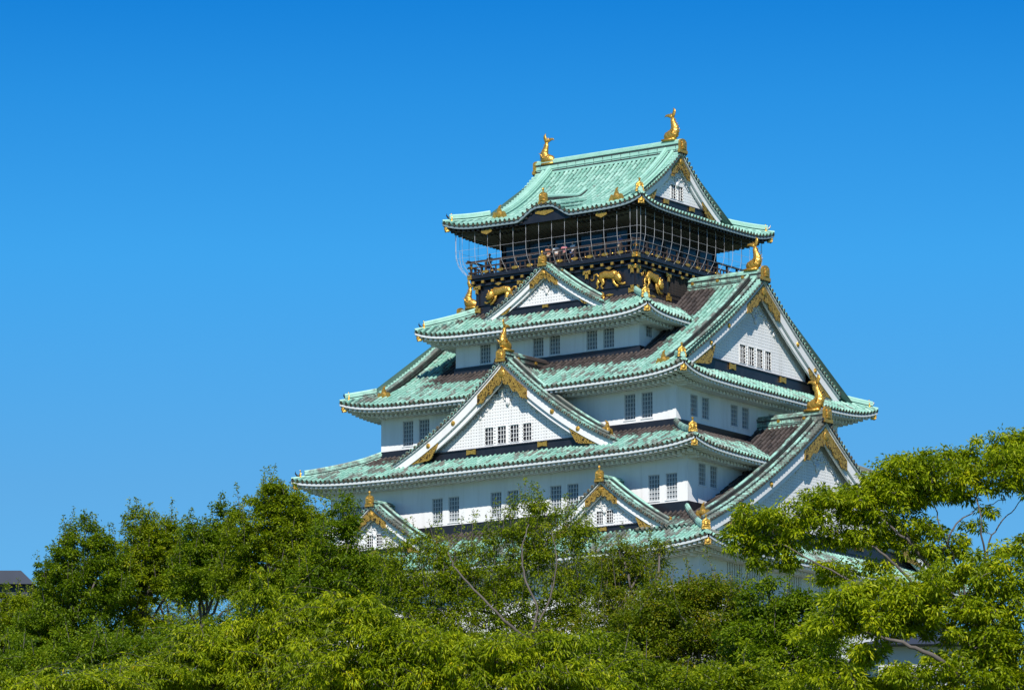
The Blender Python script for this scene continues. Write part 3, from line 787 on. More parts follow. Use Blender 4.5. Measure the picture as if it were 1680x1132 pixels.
# ------------------------------------------------------------------ gables
Z3 = lambda l: T3.ze + T3.al * (T3.b - l) + T3.be * (T3.b - l) ** 2 + 0.06
Z5 = lambda l: T5.ze + T5.al * (T5.b - l) + T5.be * (T5.b - l) ** 2 + 0.06
ZgA2 = lambda l: 60.9 - 0.93 * l + 0.0235 * l * l
ZgA4 = lambda l: 69.15 - 0.82 * l + 0.032 * l * l
ZgB1 = lambda l: 56.3 - 0.752 * l + 0.0103 * l * l
ZgA1 = lambda l: 50.5 - 0.82 * l + 0.0256 * l * l
def wrow(n, w, gap, z0, z1):
    tot = n * w + (n - 1) * gap
    return [(-tot / 2 + k * (w + gap), -tot / 2 + k * (w + gap) + w, z0, z1) for k in range(n)]
sh2 = shelter([(15.0, 12.9, 1.8)]); sh1 = shelter([(17.9, 15.6, 1.8)]); sh3 = shelter([(10.4, 10.4, .9)]); sh4 = shelter([(8.8, 8.6, .8)])
g = gable_front('B', 0.0, Z5, 5.6, -6.95, -6.35, (3.6, 74.35, 74.85), wrow(2, 0.7, 0.3, 75.1, 76.2), 'tile5', size=0.8, gold_apex=1.25, foot=1.7, oni=(ONI_L, 1.0), fish=1.0, ridge_back=6.9, ridge_h=1.15, studs=(), bh=0.42, rkey='ridge5', side_m='tile5', crest_l=7.0)
g = gable_front('D', 0.0, Z5, 5.6, -6.95, -6.35, (3.6, 74.35, 74.85), [], 'tile5', size=0.8, gold_apex=1.25, foot=1.7, oni=(ONI_L, 1.0), fish=1.0, studs=(), bh=0.42, carv=False, rkey='ridge5', side_m='tile5', crest_l=7.0)
g = gable_front('B', 0.0, Z3, 10.8, -14.45, -13.45, (7.1, 60.3, 60.95), wrow(4, 0.82, 0.38, 61.2, 62.6), 'tile3', size=1.0, gold_apex=2.3, foot=3.0, oni=(ONI_L, 1.05), fish=1.0, ridge_back=-7.3, ridge_h=0.95, attf=shelter([]), crest_l=11.9)
g = gable_front('D', 0.0, Z3, 10.8, -14.45, -13.45, (6.9, 60.5, 61.15), [], 'tile3', size=1.0, gold_apex=2.3, foot=3.0, oni=(ONI_L, 1.0), fish=0.95, ridge_back=-7.3, ridge_h=0.95, carv=False, crest_l=11.9)
g = gable_front('A', 0.0, ZgA2, 10.2, -14.6, -13.6, (6.6, 54.05, 54.6), wrow(4, 0.76, 0.42, 54.8, 56.1), 'tile2', size=1.0, gold_apex=2.3, foot=3.2, oni=(ONI_L, 0.85), fish=0.95, ridge_back=-8.6, ridge_h=0.95, attf=sh3)
gable_roof(g, 'A', 0.0, ZgA2, 10.2, -14.6, -8.6, 'tile1b', sh3, 31)
g = gable_front('A', 0.0, ZgA4, 5.6, -9.15, -8.5, (3.5, 65.85, 66.2), [], 'tile4', size=0.62, gold_apex=1.3, foot=1.9, oni=(ONI_M, 0.95), ridge_back=-7.3, ridge_h=0.35, studs=(), bh=0.36)
gable_roof(g, 'A', 0.0, ZgA4, 5.6, -9.15, -7.4, 'tile4', sh4, 37)
g = gable_front('B', 0.0, ZgB1, 17.0, -19.85, -18.8, (11.5, 47.1, 47.7), wrow(4, 0.75, 0.45, 48.2, 49.5), 'tile1', size=1.15, gold_apex=3.0, foot=4.5, oni=(ONI_L, 1.1), fish=1.1, ridge_back=-13.6, ridge_h=1.0, attf=shelter([]))
gable_roof(g, 'B', 0.0, ZgB1, 17.0, -19.85, -13.6, 'tile1b', sh1, 41)
for l0 in (-10.6, 10.6):
    g = gable_front('A', l0, ZgA1, 6.3, -16.9, -16.2, (3.3, 46.75, 47.2), wrow(2, 0.55, 0.35, 47.45, 48.35), 'tile1', size=0.68, gold_apex=1.4, foot=1.8, oni=(ONI_M, 0.95), ridge_back=-13.9, ridge_h=0.55, studs=(), bh=0.4, attf=shelter([]))
    gable_roof(g, 'A', l0, ZgA1, 6.3, -16.9, -14.0, 'tile1b', sh1, 43)

# the small curved ridge over the wave in the top eave
m = MB(); ys = np.linspace(-9.1, -3.4, 14); zz = np.array([float(T5.Z(np.array(0.1), np.array(9.25 + y), 9.3, 'A')) for y in ys])
hs = np.linspace(0.5, 0.22, 14)
m.tube(np.stack([np.full(14, 0.1), ys, zz + hs + .06], 1), np.linspace(0.19, 0.12, 14), 8)
md_ = MB()  # dark flanks: the shadow beneath the ridge, painted by colour
for q_ in range(13): md_.hexa([(0.1 - .22, ys[q_], zz[q_] - .1), (0.1 + .22, ys[q_], zz[q_] - .1), (.1 + .22, ys[q_ + 1], zz[q_ + 1] - .1), (.1 - .22, ys[q_ + 1], zz[q_ + 1] - .1), (0.1 - .16, ys[q_], zz[q_] + hs[q_]), (0.1 + .16, ys[q_], zz[q_] + hs[q_]), (.1 + .16, ys[q_ + 1], zz[q_ + 1] + hs[q_ + 1]), (.1 - .16, ys[q_ + 1], zz[q_ + 1] + hs[q_ + 1])])
put2('wave_ridge', [(m, M['ridge5']), (md_, M['dtile'])], r5, attf=shelter([]))
obj('ridge_end_tile', ONI_M, r5, (0.1, -9.15, zz[0] + 0.05 - ZB), 0)

# ------------------------------------------------------------------ black top storey
blk = MB(); blk.box(-7.4, 7.4, -7.4, 7.4, 65.4, 69.0); bw = put('black_storey', blk, M['black'], keep)
m = MB()
for face in 'ABCD':
    q = MB()
    q.box(-7.55, 7.55, -7.56, -7.4, 66.35, 66.6); q.box(-7.62, 7.62, -7.62, -7.4, 68.55, 68.72); q.box(-7.75, 7.75, -7.8, -7.4, 68.95, 69.12)
    q.box(-7.6, 7.6, -7.5, -7.4, 67.0, 67.08)
    for l in (-7.3, -3.1, 3.1, 7.3): q.box(l - 0.13, l + 0.13, -7.52, -7.39, 66.6, 68.55)
    for l in np.linspace(-7.5, 7.5, 17): q.box(l - 0.14, l + 0.14, -7.85, -7.4, 68.72, 68.95)
    q.rot(face); off = m.n; m.v += q.v; m.a += q.a; m.q += [x + off for x in q.q]; m.n += q.n
put('beams', m, M['black'], bw)
# lattice shutters on the right-hand side
m = MB()
for l in np.arange(-2.7, 2.8, 0.2): m.box(l - 0.045, l + 0.045, -7.48, -7.4, 66.7, 68.5)
for z in np.arange(66.8, 68.5, 0.22): m.box(-2.8, 2.8, -7.45, -7.4, z - 0.04, z + 0.04)
put('shutter_lattice', m, M['dark'], bw, 'B')
m = MB(); 
for face in 'AB':
    q = MB()
    for l in np.linspace(-7.5, 7.5, 17): q.box(l - 0.12, l + 0.12, -7.9, -7.84, 68.72, 68.93)
    for l in (-7.3, -3.1, 3.1, 7.3):
        for z, wd, h in ((68.45, 0.34, 0.17), (68.2, 0.13, 0.28), (66.62, 0.34, 0.2), (66.85, 0.12, 0.2)):
            ls_ = np.linspace(-wd, wd, 9); u = np.abs(ls_) / wd
            q.slab(l + ls_, z + h * (0.6 + 0.4 * u), z - h * (0.6 + 0.4 * u), -7.66, -7.6)
    for l in (-5.2, -1.3, 1.3, 5.2):
        ls_ = np.linspace(-.34, .34, 9); u = np.abs(ls_) / .34
        q.slab(l + ls_, 66.58 + 0 * u - .08 * u, 66.38 + .08 * u, -7.62, -7.56); q.slab(l + ls_, 68.62 - .1 * u + .05, 68.42 + .15 * u, -7.68, -7.62)
    q.rot(face); off = m.n; m.v += q.v; m.a += q.a; m.q += [x + off for x in q.q]; m.n += q.n
pieces('gold_fitting', m, M['gold'], bw)
def tiger():
    m = MB()
    def tb(p, r, k=8): m.tube([(x, y, z) for x, y, z in p], r, k, up=(0, 1, 0), flat=0.55)
    tb([(-1.0, -.02, -.02), (-.75, -.05, .22), (-.35, -.08, .30), (.1, -.1, .22), (.5, -.12, .22), (.8, -.14, .12)], [.18, .28, .24, .25, .31, .24])
    tb([(.62, -.18, .12), (.92, -.24, .02), (1.15, -.26, -.10), (1.30, -.24, -.2)], [.2, .30, .24, .11])
    m.ball((.80, -.24, .32), (.08, .07, .09)); m.ball((1.06, -.26, .27), (.07, .07, .08)); m.ball((1.08, -.36, .04), .05); m.ball((1.25, -.32, -.1), .05)
    tb([(.45, -.1, .05), (.5, -.14, -.28), (.72, -.14, -.48), (.95, -.14, -.56)], [.17, .12, .09, .09])
    tb([(.75, -.1, -.05), (1.05, -.1, -.36), (1.35, -.1, -.44), (1.6, -.1, -.40)], [.15, .10, .08, .08])
    tb([(-.75, -.05, .1), (-.55, -.08, -.22), (-.78, -.08, -.42), (-.58, -.08, -.58)], [.24, .15, .08, .08])
    tb([(-1.0, -.02, 0), (-1.22, -.02, -.22), (-1.1, -.02, -.42), (-1.28, -.02, -.56)], [.19, .12, .08, .08])
    tb([(-1.0, 0, .15), (-1.25, 0, .40), (-1.5, 0, .38), (-1.52, 0, .12), (-1.72, 0, .02), (-1.85, 0, .14)], [.08, .075, .07, .06, .055, .04], 6)
    m.v = [V * np.array([0.95, 1, 1.22]) for V in m.v]
    return m.data('tiger_relief', M['gold'], smooth=True)
TIG = tiger()
obj('tiger_relief', TIG, bw, face_pt('A', 5.1, -7.45, 67.75), 0)
obj('tiger_relief', TIG, bw, face_pt('A', -5.1, -7.45, 67.7), 0, (-1, 1, 1))
tg_ = obj('tiger_relief', TIG, bw, face_pt('B', -5.1, -7.45, 67.65), RZ['B'], (0.9, 1, 1.1)); tg_.rotation_euler = (0, R(9), R(90)); tg_.rotation_mode = 'XYZ'
obj('tiger_relief', TIG, bw, face_pt('B', 5.0, -7.45, 67.7), RZ['B'], (-0.95, 1, 1.05))
# balcony
m = MB(); m.box(-7.95, 7.95, -7.95, 7.95, 69.12, 69.42); balc = put('balcony', m, M['black'], keep)
m = MB()
for face in 'ABCD':
    q = MB(); y = -7.75
    for z, h, ex in ((69.62, 0.1, .25), (70.05, 0.09, .35), (70.5, 0.12, .5)): q.box(-7.75 - ex, 7.75 + ex, y - 0.07, y + 0.07, z - h / 2 + (0.002 if face in 'BD' else 0), z + h / 2 + (0.002 if face in 'BD' else 0))
    for l in np.linspace(-7.75, 7.75, 12): q.box(l - 0.07, l + 0.07, y - 0.075, y + 0.075, 69.42, 70.45)
    for l in np.linspace(-7.75, 7.75, 34): q.box(l - 0.04, l + 0.04, y - 0.04, y + 0.04, 69.42, 70.02)
    q.rot(face); off = m.n; m.v += q.v; m.a += q.a; m.q += [x + off for x in q.q]; m.n += q.n
rail = put('railing', m, M['rail'], balc)
m = MB()
for face in 'AB':
    q = MB()
    for l in np.linspace(-7.75, 7.75, 12)[1:-1]:
        for z, wd, h in ((69.62, 0.28, 0.13),): ls_ = np.linspace(-wd, wd, 7); u = np.abs(ls_) / wd; q.slab(l + ls_, z + h * (1 - .4 * u), z - h * (1 - .4 * u), -7.85, -7.82)
    for l in (-7.75, 7.75):
        q.box(l - 0.2, l + 0.2, -8.02, -7.9, 69.1, 69.45); q.box(l - .16, l + .16, -7.86, -7.83, 69.95, 70.15)
    for l in np.linspace(-6.3, 6.3, 11): q.ball((l + .6, -7.86, 69.62), (0.06, .03, .06), 6, 4)
    q.rot(face); off = m.n; m.v += q.v; m.a += q.a; m.q += [x + off for x in q.q]; m.n += q.n
pieces('rail_fitting', m, M['gold'], rail)
# the viewing room
m = MB(); room = []
for face in 'ABCD':
    q = MB()
    q.box(-6.0, 6.0, -6.02, -5.9, 69.42, 70.2); q.box(-6.0, 6.0, -6.02, -5.9, 71.75, 72.9)
    for l in (-5.92, -3.6, -1.2, 1.2, 3.6, 5.92): q.box(l - 0.14, l + 0.14, -6.06, -5.88, 69.42, 72.9)
    q.rot(face); off = m.n; m.v += q.v; m.a += q.a; m.q += [x + off for x in q.q]; m.n += q.n
room = put('room_wall', m, M['dark'], keep)
m = MB()
for face in 'ABCD':
    q = MB(); q.box(-5.9, 5.9, -5.93, -5.90, 70.2, 71.75)
    q.rot(face); off = m.n; m.v += q.v; m.a += q.a; m.q += [x + off for x in q.q]; m.n += q.n
dg, _, dgb = mat('dark_glazing', (0.018, 0.028, 0.045), 0.15); put('window', m, dg, room)
m = MB(); m.box(-5.5, 5.5, -5.5, 5.5, 69.42, 72.9); put('room_core', m, M['black'], room)
# wide dark ceiling under the top eaves
m = MB()
for face in 'ABCD':
    q = MB(); q.add([(-8.2, -8.2, 72.55), (8.2, -8.2, 72.55), (6.0, -6.0, 71.9), (-6.0, -6.0, 71.9)], [(0, 1, 2, 3)])
    q.add([(-8.2, -8.2, 72.55), (8.2, -8.2, 72.55), (8.2, -8.2, 72.8), (-8.2, -8.2, 72.8)], [(0, 1, 2, 3)])
    for l in np.linspace(-7.8, 7.8, 30):
        if abs(l) < 6: q.hexa([(l - .06, -8.1, 72.5), (l + .06, -8.1, 72.5), (l + .06, -6.05, 71.85), (l - .06, -6.05, 71.85), (l - .06, -8.1, 72.6), (l + .06, -8.1, 72.6), (l + .06, -6.05, 71.96), (l - .06, -6.05, 71.96)])
    q.rot(face); off = m.n; m.v += q.v; m.a += q.a; m.q += [x + off for x in q.q]; m.n += q.n
put('ceiling', m, M['soffit5'], room)
# gold plates on the underside fascia of the top roof
m = MB()
for (l, zc, wd) in ((0.1, 73.3, 0.85), (-5.4, 72.45, 0.5), (5.4, 72.45, 0.5)):
    ls_ = np.linspace(-wd, wd, 11); u = np.abs(ls_) / wd; m.slab(l + ls_, zc + 0.18 + .06 * np.cos(u * 9), zc - 0.2 * (1 - u) - .02, -9.0, -8.94)
pieces('gold_plate', m, M['gold'], r5)
m = MB(); m.slab(np.linspace(-4.2, 3.8, 20), T5.Z(np.linspace(-4.2, 3.8, 20), np.zeros(20), 9.3, 'A') - 0.2, 72.6, -8.93, -8.85); put('wave_board', m, M['black'], r5)
# bird net: wires hung from the eave, bellied out and tied in at the balcony
m = MB(); rr_ = 0.017
prof = [(8.75, 72.75), (8.75, 72.0), (8.75, 71.3), (8.72, 70.7), (8.6, 70.2), (8.35, 69.7), (8.0, 69.3)]
for face in 'ABCD':
    q = MB()
    for l in np.linspace(-7.9, 7.9, 14):
        q.tube([(l * (1 if r > 8.5 else 0.97), -r, z) for r, z in prof], rr_ * 0.95, 4, caps=False)
    for k in (2, 3, 4):
        r, z = prof[k]; q.tube([(l, -r, z) for l in (-r + .4, r - .4)], rr_ * 0.5, 4, caps=False)
        # rounded corner
        cc = [(r - .4 + .4 * math.sin(t), -(r - .4) - .4 * math.cos(t), z) for t in np.linspace(0, math.pi / 2, 6)]
        q.tube(cc, rr_ * 0.5, 4, caps=False)
    for t in (0.4, 1.15):
        q.tube([(r - .4 + .4 * math.sin(t), -(r - .4) - .4 * math.cos(t), z) for r, z in prof], rr_ * 0.95, 4, caps=False)
    q.rot(face); off = m.n; m.v += q.v; m.a += q.a; m.q += [x + off for x in q.q]; m.n += q.n
put('bird_net', m, M['net'], keep)

# ------------------------------------------------------------------ stone base
def stone():
    m, t, b = mat('grey_stone', (0.3, 0.29, 0.27), 0.85)
    tc = N(t, 'ShaderNodeTexCoord'); v = N(t, 'ShaderNodeTexVoronoi'); v.inputs['Scale'].default_value = 0.9; L(t, tc.outputs['Object'], v.inputs['Vector'])
    e = N(t, 'ShaderNodeTexVoronoi', feature='DISTANCE_TO_EDGE'); e.inputs['Scale'].default_value = 0.9; L(t, tc.outputs['Object'], e.inputs['Vector'])
    c = mixc(t, v.outputs['Color'], (0.2, 0.19, 0.17), (0.4, 0.38, 0.34)); r = ramp(t, e.outputs[0], [(0.0, (0, 0, 0)), (0.06, (1, 1, 1))])
    L(t, mixc(t, r.outputs[0], (0.05, 0.05, 0.045), c), b.inputs['Base Color']); bump(t, b, r.outputs[0], 0.8, 0.1)
    return m
M['stone'] = stone()
m = MB(); zs = np.linspace(0, 1, 9)
for k in range(8):
    f = lambda t: 1.0 + 6.0 * (1 - t) ** 1.7
    e0, e1 = f(zs[k]), f(zs[k + 1]); z0, z1 = 24.5 + 14 * zs[k], 24.5 + 14 * zs[k + 1]
    a0, b0, a1, b1 = 19.0 + e0, 16.7 + e0, 19.0 + e1, 16.7 + e1
    P = [(-a0, -b0, z0), (a0, -b0, z0), (a0, b0, z0), (-a0, b0, z0), (-a1, -b1, z1), (a1, -b1, z1), (a1, b1, z1), (-a1, b1, z1)]
    m.add(P, [(0, 1, 5, 4), (1, 2, 6, 5), (2, 3, 7, 6), (3, 0, 4, 7)] + ([(4, 5, 6, 7)] if k == 7 else []))
put('stone_base', m, M['stone'], keep)

#TREES
# ------------------------------------------------------------------ ground
def ground_h(x, y):
    r = np.hypot(x, y); t = np.clip((285 - r) / 215, 0, 1)
    return (ZB + 3.7) * (t * t * (3 - 2 * t)) + 0.0
m = MB()
rr = np.array([0, 30, 50, 70, 85, 100, 120, 140, 160, 180, 200, 220, 240, 260, 285, 330, 420, 600, 1000, 2000, 4500, 9000.]); na = 72
an = np.arange(na) * 2 * math.pi / na
G = np.array([[(r * math.cos(a), r * math.sin(a), float(ground_h(r * math.cos(a), r * math.sin(a)))) for a in an] for r in rr]).reshape(-1, 3)
i = np.arange(len(rr) - 1)[:, None] * na; j = np.arange(na)[None]
m.add(G, np.stack([i + j, i + na + j, i + na + (j + 1) % na, i + (j + 1) % na], -1).reshape(-1, 4))
mg, t, b = mat('grass_ground', (0.06, 0.08, 0.03), 0.95)
tc = N(t, 'ShaderNodeTexCoord'); nn_ = noise(t, tc.outputs['Object'], 0.15, 8, 0.7)
L(t, ramp(t, nn_, [(0.3, (0.035, 0.06, 0.015)), (0.6, (0.07, 0.10, 0.03)), (0.8, (0.16, 0.13, 0.08))]).outputs[0], b.inputs['Base Color'])
bump(t, b, nn_, 0.5, 0.3)
go = obj('ground', m.data('ground', mg, smooth=True)); go['kind'] = 'structure'

# ------------------------------------------------------------------ trees
yw, pt_ = R(YAW), R(PITCH)
FW = np.array([-math.sin(yw) * math.cos(pt_), math.cos(yw) * math.cos(pt_), math.sin(pt_)])
RT = np.array([math.cos(yw), math.sin(yw), 0]); UP = np.cross(RT, FW)
FH = np.array([-math.sin(yw), math.cos(yw), 0])
def at(px, py, dep):
    return CAM + dep * (FW + RT * (px - 840) / FPX - UP * (py - 566) / FPX)
def leafmat(name, lo, hi, third, trans=0.36):
    m = bpy.data.materials.new(name); m.use_nodes = True; t = m.node_tree; b = t.nodes['Principled BSDF']; out = t.nodes['Material Output']
    a = N(t, 'ShaderNodeAttribute', attribute_name='tile'); sx = N(t, 'ShaderNodeSeparateXYZ'); L(t, a.outputs['Vector'], sx.inputs[0])
    c = ramp(t, sx.outputs[0], [(0.0, lo), (0.55, hi), (0.93, third), (1.0, (third[0] * 1.3, third[1] * 0.8, third[2]))]).outputs[0]
    L(t, c, b.inputs['Base Color']); b.inputs['Roughness'].default_value = 0.5; b.inputs['Specular IOR Level'].default_value = 0.2
    tr = N(t, 'ShaderNodeBsdfTranslucent'); g2 = N(t, 'ShaderNodeMix', data_type='RGBA', blend_type='MULTIPLY'); g2.inputs[0].default_value = 1; L(t, c, g2.inputs[6]); g2.inputs[7].default_value = (1.5, 1.6, 0.3, 1)
    L(t, g2.outputs[2], tr.inputs[0])
    mx = N(t, 'ShaderNodeMixShader'); mx.inputs[0].default_value = trans
    L(t, b.outputs[0], mx.inputs[1]); L(t, tr.outputs[0], mx.inputs[2]); L(t, mx.outputs[0], out.inputs[0]); return m
LM = {'cherry': leafmat('leaf_bright', (0.06, 0.105, 0.002), (0.24, 0.31, 0.004), (0.46, 0.48, 0.010)),
      'olive': leafmat('leaf_olive', (0.045, 0.085, 0.002), (0.18, 0.245, 0.004), (0.32, 0.36, 0.008)),
      'dark': leafmat('leaf_dark', (0.035, 0.075, 0.002), (0.13, 0.205, 0.004), (0.25, 0.31, 0.008)),
      'gold': leafmat('leaf_golden', (0.055, 0.095, 0.003), (0.15, 0.20, 0.004), (0.24, 0.21, 0.008))}
bark = wear('bark', (0.13, 0.11, 0.095), (0.05, 0.042, 0.036), 0.9, 3, 0.9, (1, 1, 0.3))
def leaves(mb, P, D, ln, wd, rg, tint):
    n = len(P)
    D = D / (np.linalg.norm(D, axis=1)[:, None] + 1e-9)
    Wv = np.cross(D, rg.standard_normal((n, 3)) + [0, 0, 1.5]); Wv /= np.linalg.norm(Wv, axis=1)[:, None] + 1e-9
    Nv = np.cross(Wv, D)
    l = ln * rg.uniform(0.5, 1.35, n)[:, None]; w_ = wd * rg.uniform(0.8, 1.2, n)[:, None]
    mid = P + D * l * 0.45 + Nv * l * 0.08
    tip = P + D * l - np.array([0, 0, 1.0]) * l * 0.18
    V = np.stack([P, mid + Wv * w_ * .5 - Nv * w_ * .15, tip, mid - Wv * w_ * .5 - Nv * w_ * .15], 1).reshape(-1, 3)
    i = np.arange(n) * 4
    T = np.concatenate([np.stack([i, i + 1, i + 2], 1), np.stack([i, i + 2, i + 3], 1)])
    at_ = np.repeat(np.stack([tint, np.ones(n), np.zeros(n)], 1), 4, 0)
    mb.add(V, T=T, att=at_ + 1e-4)
def tree(name, label, cat, pads, dep, leaf, limbs=(), root=None, fork=None, lsize=(0.11, 0.035), clump=0.3, dens=1.0, nleaf=40, droop=0.5, spray=0.0, seed=1, trunk_r=0.22, group=None, depth_k=0.8, br=0.014, fill=0.25, arch=0.0):
    """pads: (px, py, rx, rz[, ddep]) in photo units at distance dep; turned into real ellipsoids of foliage"""
    rg = np.random.default_rng(seed); k = dep / FPX
    px0 = root if root is not None else np.mean([p[0] for p in pads])
    g0 = at(px0, 1132, dep); base = np.array([g0[0], g0[1], 0.0]); base[2] = float(ground_h(base[0], base[1])) - 0.2
    e = bpy.data.objects.new(name, None); COL.objects.link(e); e.location = base; e['label'] = label; e['category'] = cat
    e['group'] = group or {'broadleaf_tree': 'broadleaf trees of the left row', 'willowy_tree': 'thin-leaved trees before the tower', 'round_shrub_tree': 'bushy trees below the tower', 'drooping_tree': 'bright drooping trees in the foreground', 'spreading_tree': 'spreading trees on the right'}[name]
    fk = at(*fork, dep) if fork else base + (np.mean([at(p[0], p[1], dep) for p in pads], 0) - base) * [1, 1, 0.62]
    wood = MB(); fol = MB()
    tz = np.linspace(0, 1, 12)[:, None]; wob = rg.standard_normal((12, 3)) * 0.06 * [1, 1, 0]; wob[0] = 0; wob[-1] = 0
    TP = base + (fk - base) * tz + wob; TP[:, :2] += ((np.sin(tz * math.pi) * 0.25) * RT[None, :])[:, :2]
    wood.tube(TP - base, trunk_r * (1.15 - 0.55 * tz[:, 0]), 8)
    nodes = [TP[-4:]]; 
    def curve(a, b, n, sag, jit):
        t = np.linspace(0, 1, n)[:, None]; c = a + (b - a) * t; c = c + np.array([0, 0, 1.0]) * sag * np.sin(t * math.pi) * np.linalg.norm(b - a)
        j = rg.standard_normal((n, 3)) * jit * np.linalg.norm(b - a); j[0] = 0; j[-1] = 0
        return c + j
    for lb in limbs:     # explicit limbs: [(px, py, ddep), ...], radius at start
        pts, r0 = lb
        W = np.array([at(p[0], p[1], dep + (p[2] if len(p) > 2 else 0)) for p in pts])
        d_ = np.linalg.norm(TP - W[0], axis=1); 
        W = np.vstack([TP[d_.argmin()], W]) if d_.min() > 0.3 else W
        tt = np.linspace(0, len(W) - 1, len(W) * 5); Wi = np.stack([np.interp(tt, np.arange(len(W)), W[:, q]) for q in range(3)], 1)
        for _ in range(3): Wi[1:-1] = (Wi[:-2] + 2 * Wi[1:-1] + Wi[2:]) / 4
        Wi[1:-1] += rg.standard_normal((len(Wi) - 2, 3)) * 0.012
        wood.tube(Wi - base, np.linspace(r0, r0 * 0.25, len(Wi)), 6); nodes.append(Wi)
    # clump centres
    CC = []; RR = []
    for p in pads:
        c = at(p[0], p[1], dep + (p[4] if len(p) > 4 else 0)); rx, rz = p[2] * k, p[3] * k; ry = (rx * depth_k)
        n = max(3, int(dens * 1.5 * (rx * rz * math.pi + ry * rx * 1.6) / clump ** 2))
        d = rg.standard_normal((n, 3)); d /= np.linalg.norm(d, axis=1)[:, None]
        rad = np.where(rg.random(n) < fill, rg.uniform(0.2, 0.8, n), rg.uniform(0.75, 1.18, n))[:, None]
        q = d * rad
        CC.append(c + q[:, :1] * rx * RT + q[:, 1:2] * ry * FH + q[:, 2:] * rz * np.array([0, 0, 1.0]))
        RR.append(np.full(n, clump) * rg.uniform(0.45, 1.5, n))
        if not limbs:
            cc = curve(fk, c, 8, 0.05, 0.03); wood.tube(cc - base, np.linspace(trunk_r * .45, 0.03, 8), 6); nodes.append(cc[2:])
    CC = np.concatenate(CC); RR = np.concatenate(RR)
    ND = np.concatenate(nodes); order = np.argsort(np.linalg.norm(CC - fk, axis=1))
    for ii in order:
        c = CC[ii]; dv = ND - c; dist = np.linalg.norm(dv, axis=1) + 0.9 * np.clip(dv[:, 2], 0, None)
        nb = ND[dist.argmin()]
        cv = curve(nb, c, 5, -0.06, 0.04); L_ = np.linalg.norm(c - nb)
        wood.tube(cv - base, np.linspace(br * (0.8 + 0.5 * min(L_, 2)), br * 0.35, 5), 4, caps=False)
        ND = np.vstack([ND, cv[2:]])
    # leaves
    n = len(CC); tot = n * nleaf
    ci = np.repeat(np.arange(n), nleaf)
    d = rg.standard_normal((tot, 3)); d /= np.linalg.norm(d, axis=1)[:, None]
    rad = rg.random(tot) ** 0.45
    off = d * rad[:, None] * RR[ci][:, None] * [0.92, 0.92, 0.5]
    P = CC[ci] + off
    if arch > 0:       # arching sprays that break the outline, leaves hanging along each
        sel = np.where(rg.random(n) < arch)[0]; cm = CC.mean(0)
        for s_ in sel:
            q = CC[s_]; o = q - cm; o[2] = abs(o[2]) * .5; o = o / (np.linalg.norm(o) + 1e-6) + rg.standard_normal(3) * 0.5; ln = rg.uniform(0.3, 0.8)
            tt = np.linspace(0, 1, 7)[:, None]; cv = q + o * ln * tt + np.array([0, 0, 1.0]) * ln * (0.75 * tt - 0.95 * tt ** 2)
            wood.tube(cv - base, np.linspace(0.005, 0.002, 7), 3, caps=False)
            m_ = int(34 * ln); ti = rg.random(m_) * 6; i0 = np.minimum(ti.astype(int), 5); fr = (ti - i0)[:, None]
            Pn = cv[i0] * (1 - fr) + cv[i0 + 1] * fr
            P = np.vstack([P, Pn]); dd = (cv[i0 + 1] - cv[i0]); dd /= np.linalg.norm(dd, axis=1)[:, None]
            d = np.vstack([d, dd * 0.5 + rg.standard_normal((m_, 3)) * 0.5])
    if spray > 0:      # upright twigs at the top of the crown
        hi = CC[:, 2] > np.quantile(CC[:, 2], 0.35); sel = np.where(hi & (rg.random(n) < spray))[0]
        for s_ in sel:
            ln = rg.uniform(0.25, 0.75) * (1.5 if rg.random() < 0.2 else 1); dirv = np.array([0, 0, 1.0]) + rg.standard_normal(3) * 0.18; q = CC[s_]
            wood.tube(np.array([q, q + dirv * ln]) - base, [0.012, 0.004], 3, caps=False)
            m_ = int(75 * ln); tt = rg.random(m_)[:, None] ** 0.9
            Pn = q + dirv * ln * tt + rg.standard_normal((m_, 3)) * 0.12 * (1.15 - tt)
            P = np.vstack([P, Pn]); d = np.vstack([d, dirv + rg.standard_normal((m_, 3)) * 0.8])
    D = d * [1, 1, 0.6] + rg.standard_normal(P.shape) * 0.45 + np.array([0, 0, -droop])
    ctint = rg.random(n); tint = 0.5 * rg.random(len(P)) + 0.5 * np.concatenate([ctint[ci], rg.random(len(P) - tot)])
    leaves(fol, P - base, D, lsize[0], lsize[1], rg, np.clip(tint, 0, 0.985))
    obj('trunk', wood.data('trunk', bark, smooth=True), e)
    obj('crown', fol.data('crown', LM[leaf]), e)
    return e

TD = dict(trunk_r=0.13, lsize=(0.095, 0.05), clump=0.30, nleaf=140, droop=0.1, spray=0.55, br=0.012)
tree('broadleaf_tree', 'farthest left dark green tree with a ragged top beside the dark roof', 'tree', [(40, 1005, 45, 32), (-10, 1020, 60, 44), (20, 1075, 90, 60), (78, 970, 24, 26), (85, 1010, 45, 40), (-110, 1010, 60, 50), (-190, 990, 60, 60)], 168, 'olive', seed=11, **TD)
tree('broadleaf_tree', 'dark green tree whose two upright tufts rise at the left end of the row', 'tree', [(108, 895, 22, 38), (145, 890, 22, 38), (170, 915, 28, 36), (105, 945, 42, 40), (160, 960, 55, 40), (110, 1010, 60, 36), (60, 1040, 50, 30), (130, 1055, 80, 30)], 160, 'dark', seed=12, **TD)
tree('broadleaf_tree', 'green tree with several pointed tufts in the middle of the left row', 'tree', [(226, 868, 20, 38), (256, 878, 24, 34), (285, 890, 30, 30), (215, 915, 45, 38), (270, 925, 60, 36), (230, 955, 60, 30), (200, 990, 50, 22), (310, 950, 50, 28), (250, 1040, 70, 26)], 162, 'olive', seed=13, fork=(228, 1050), **TD)
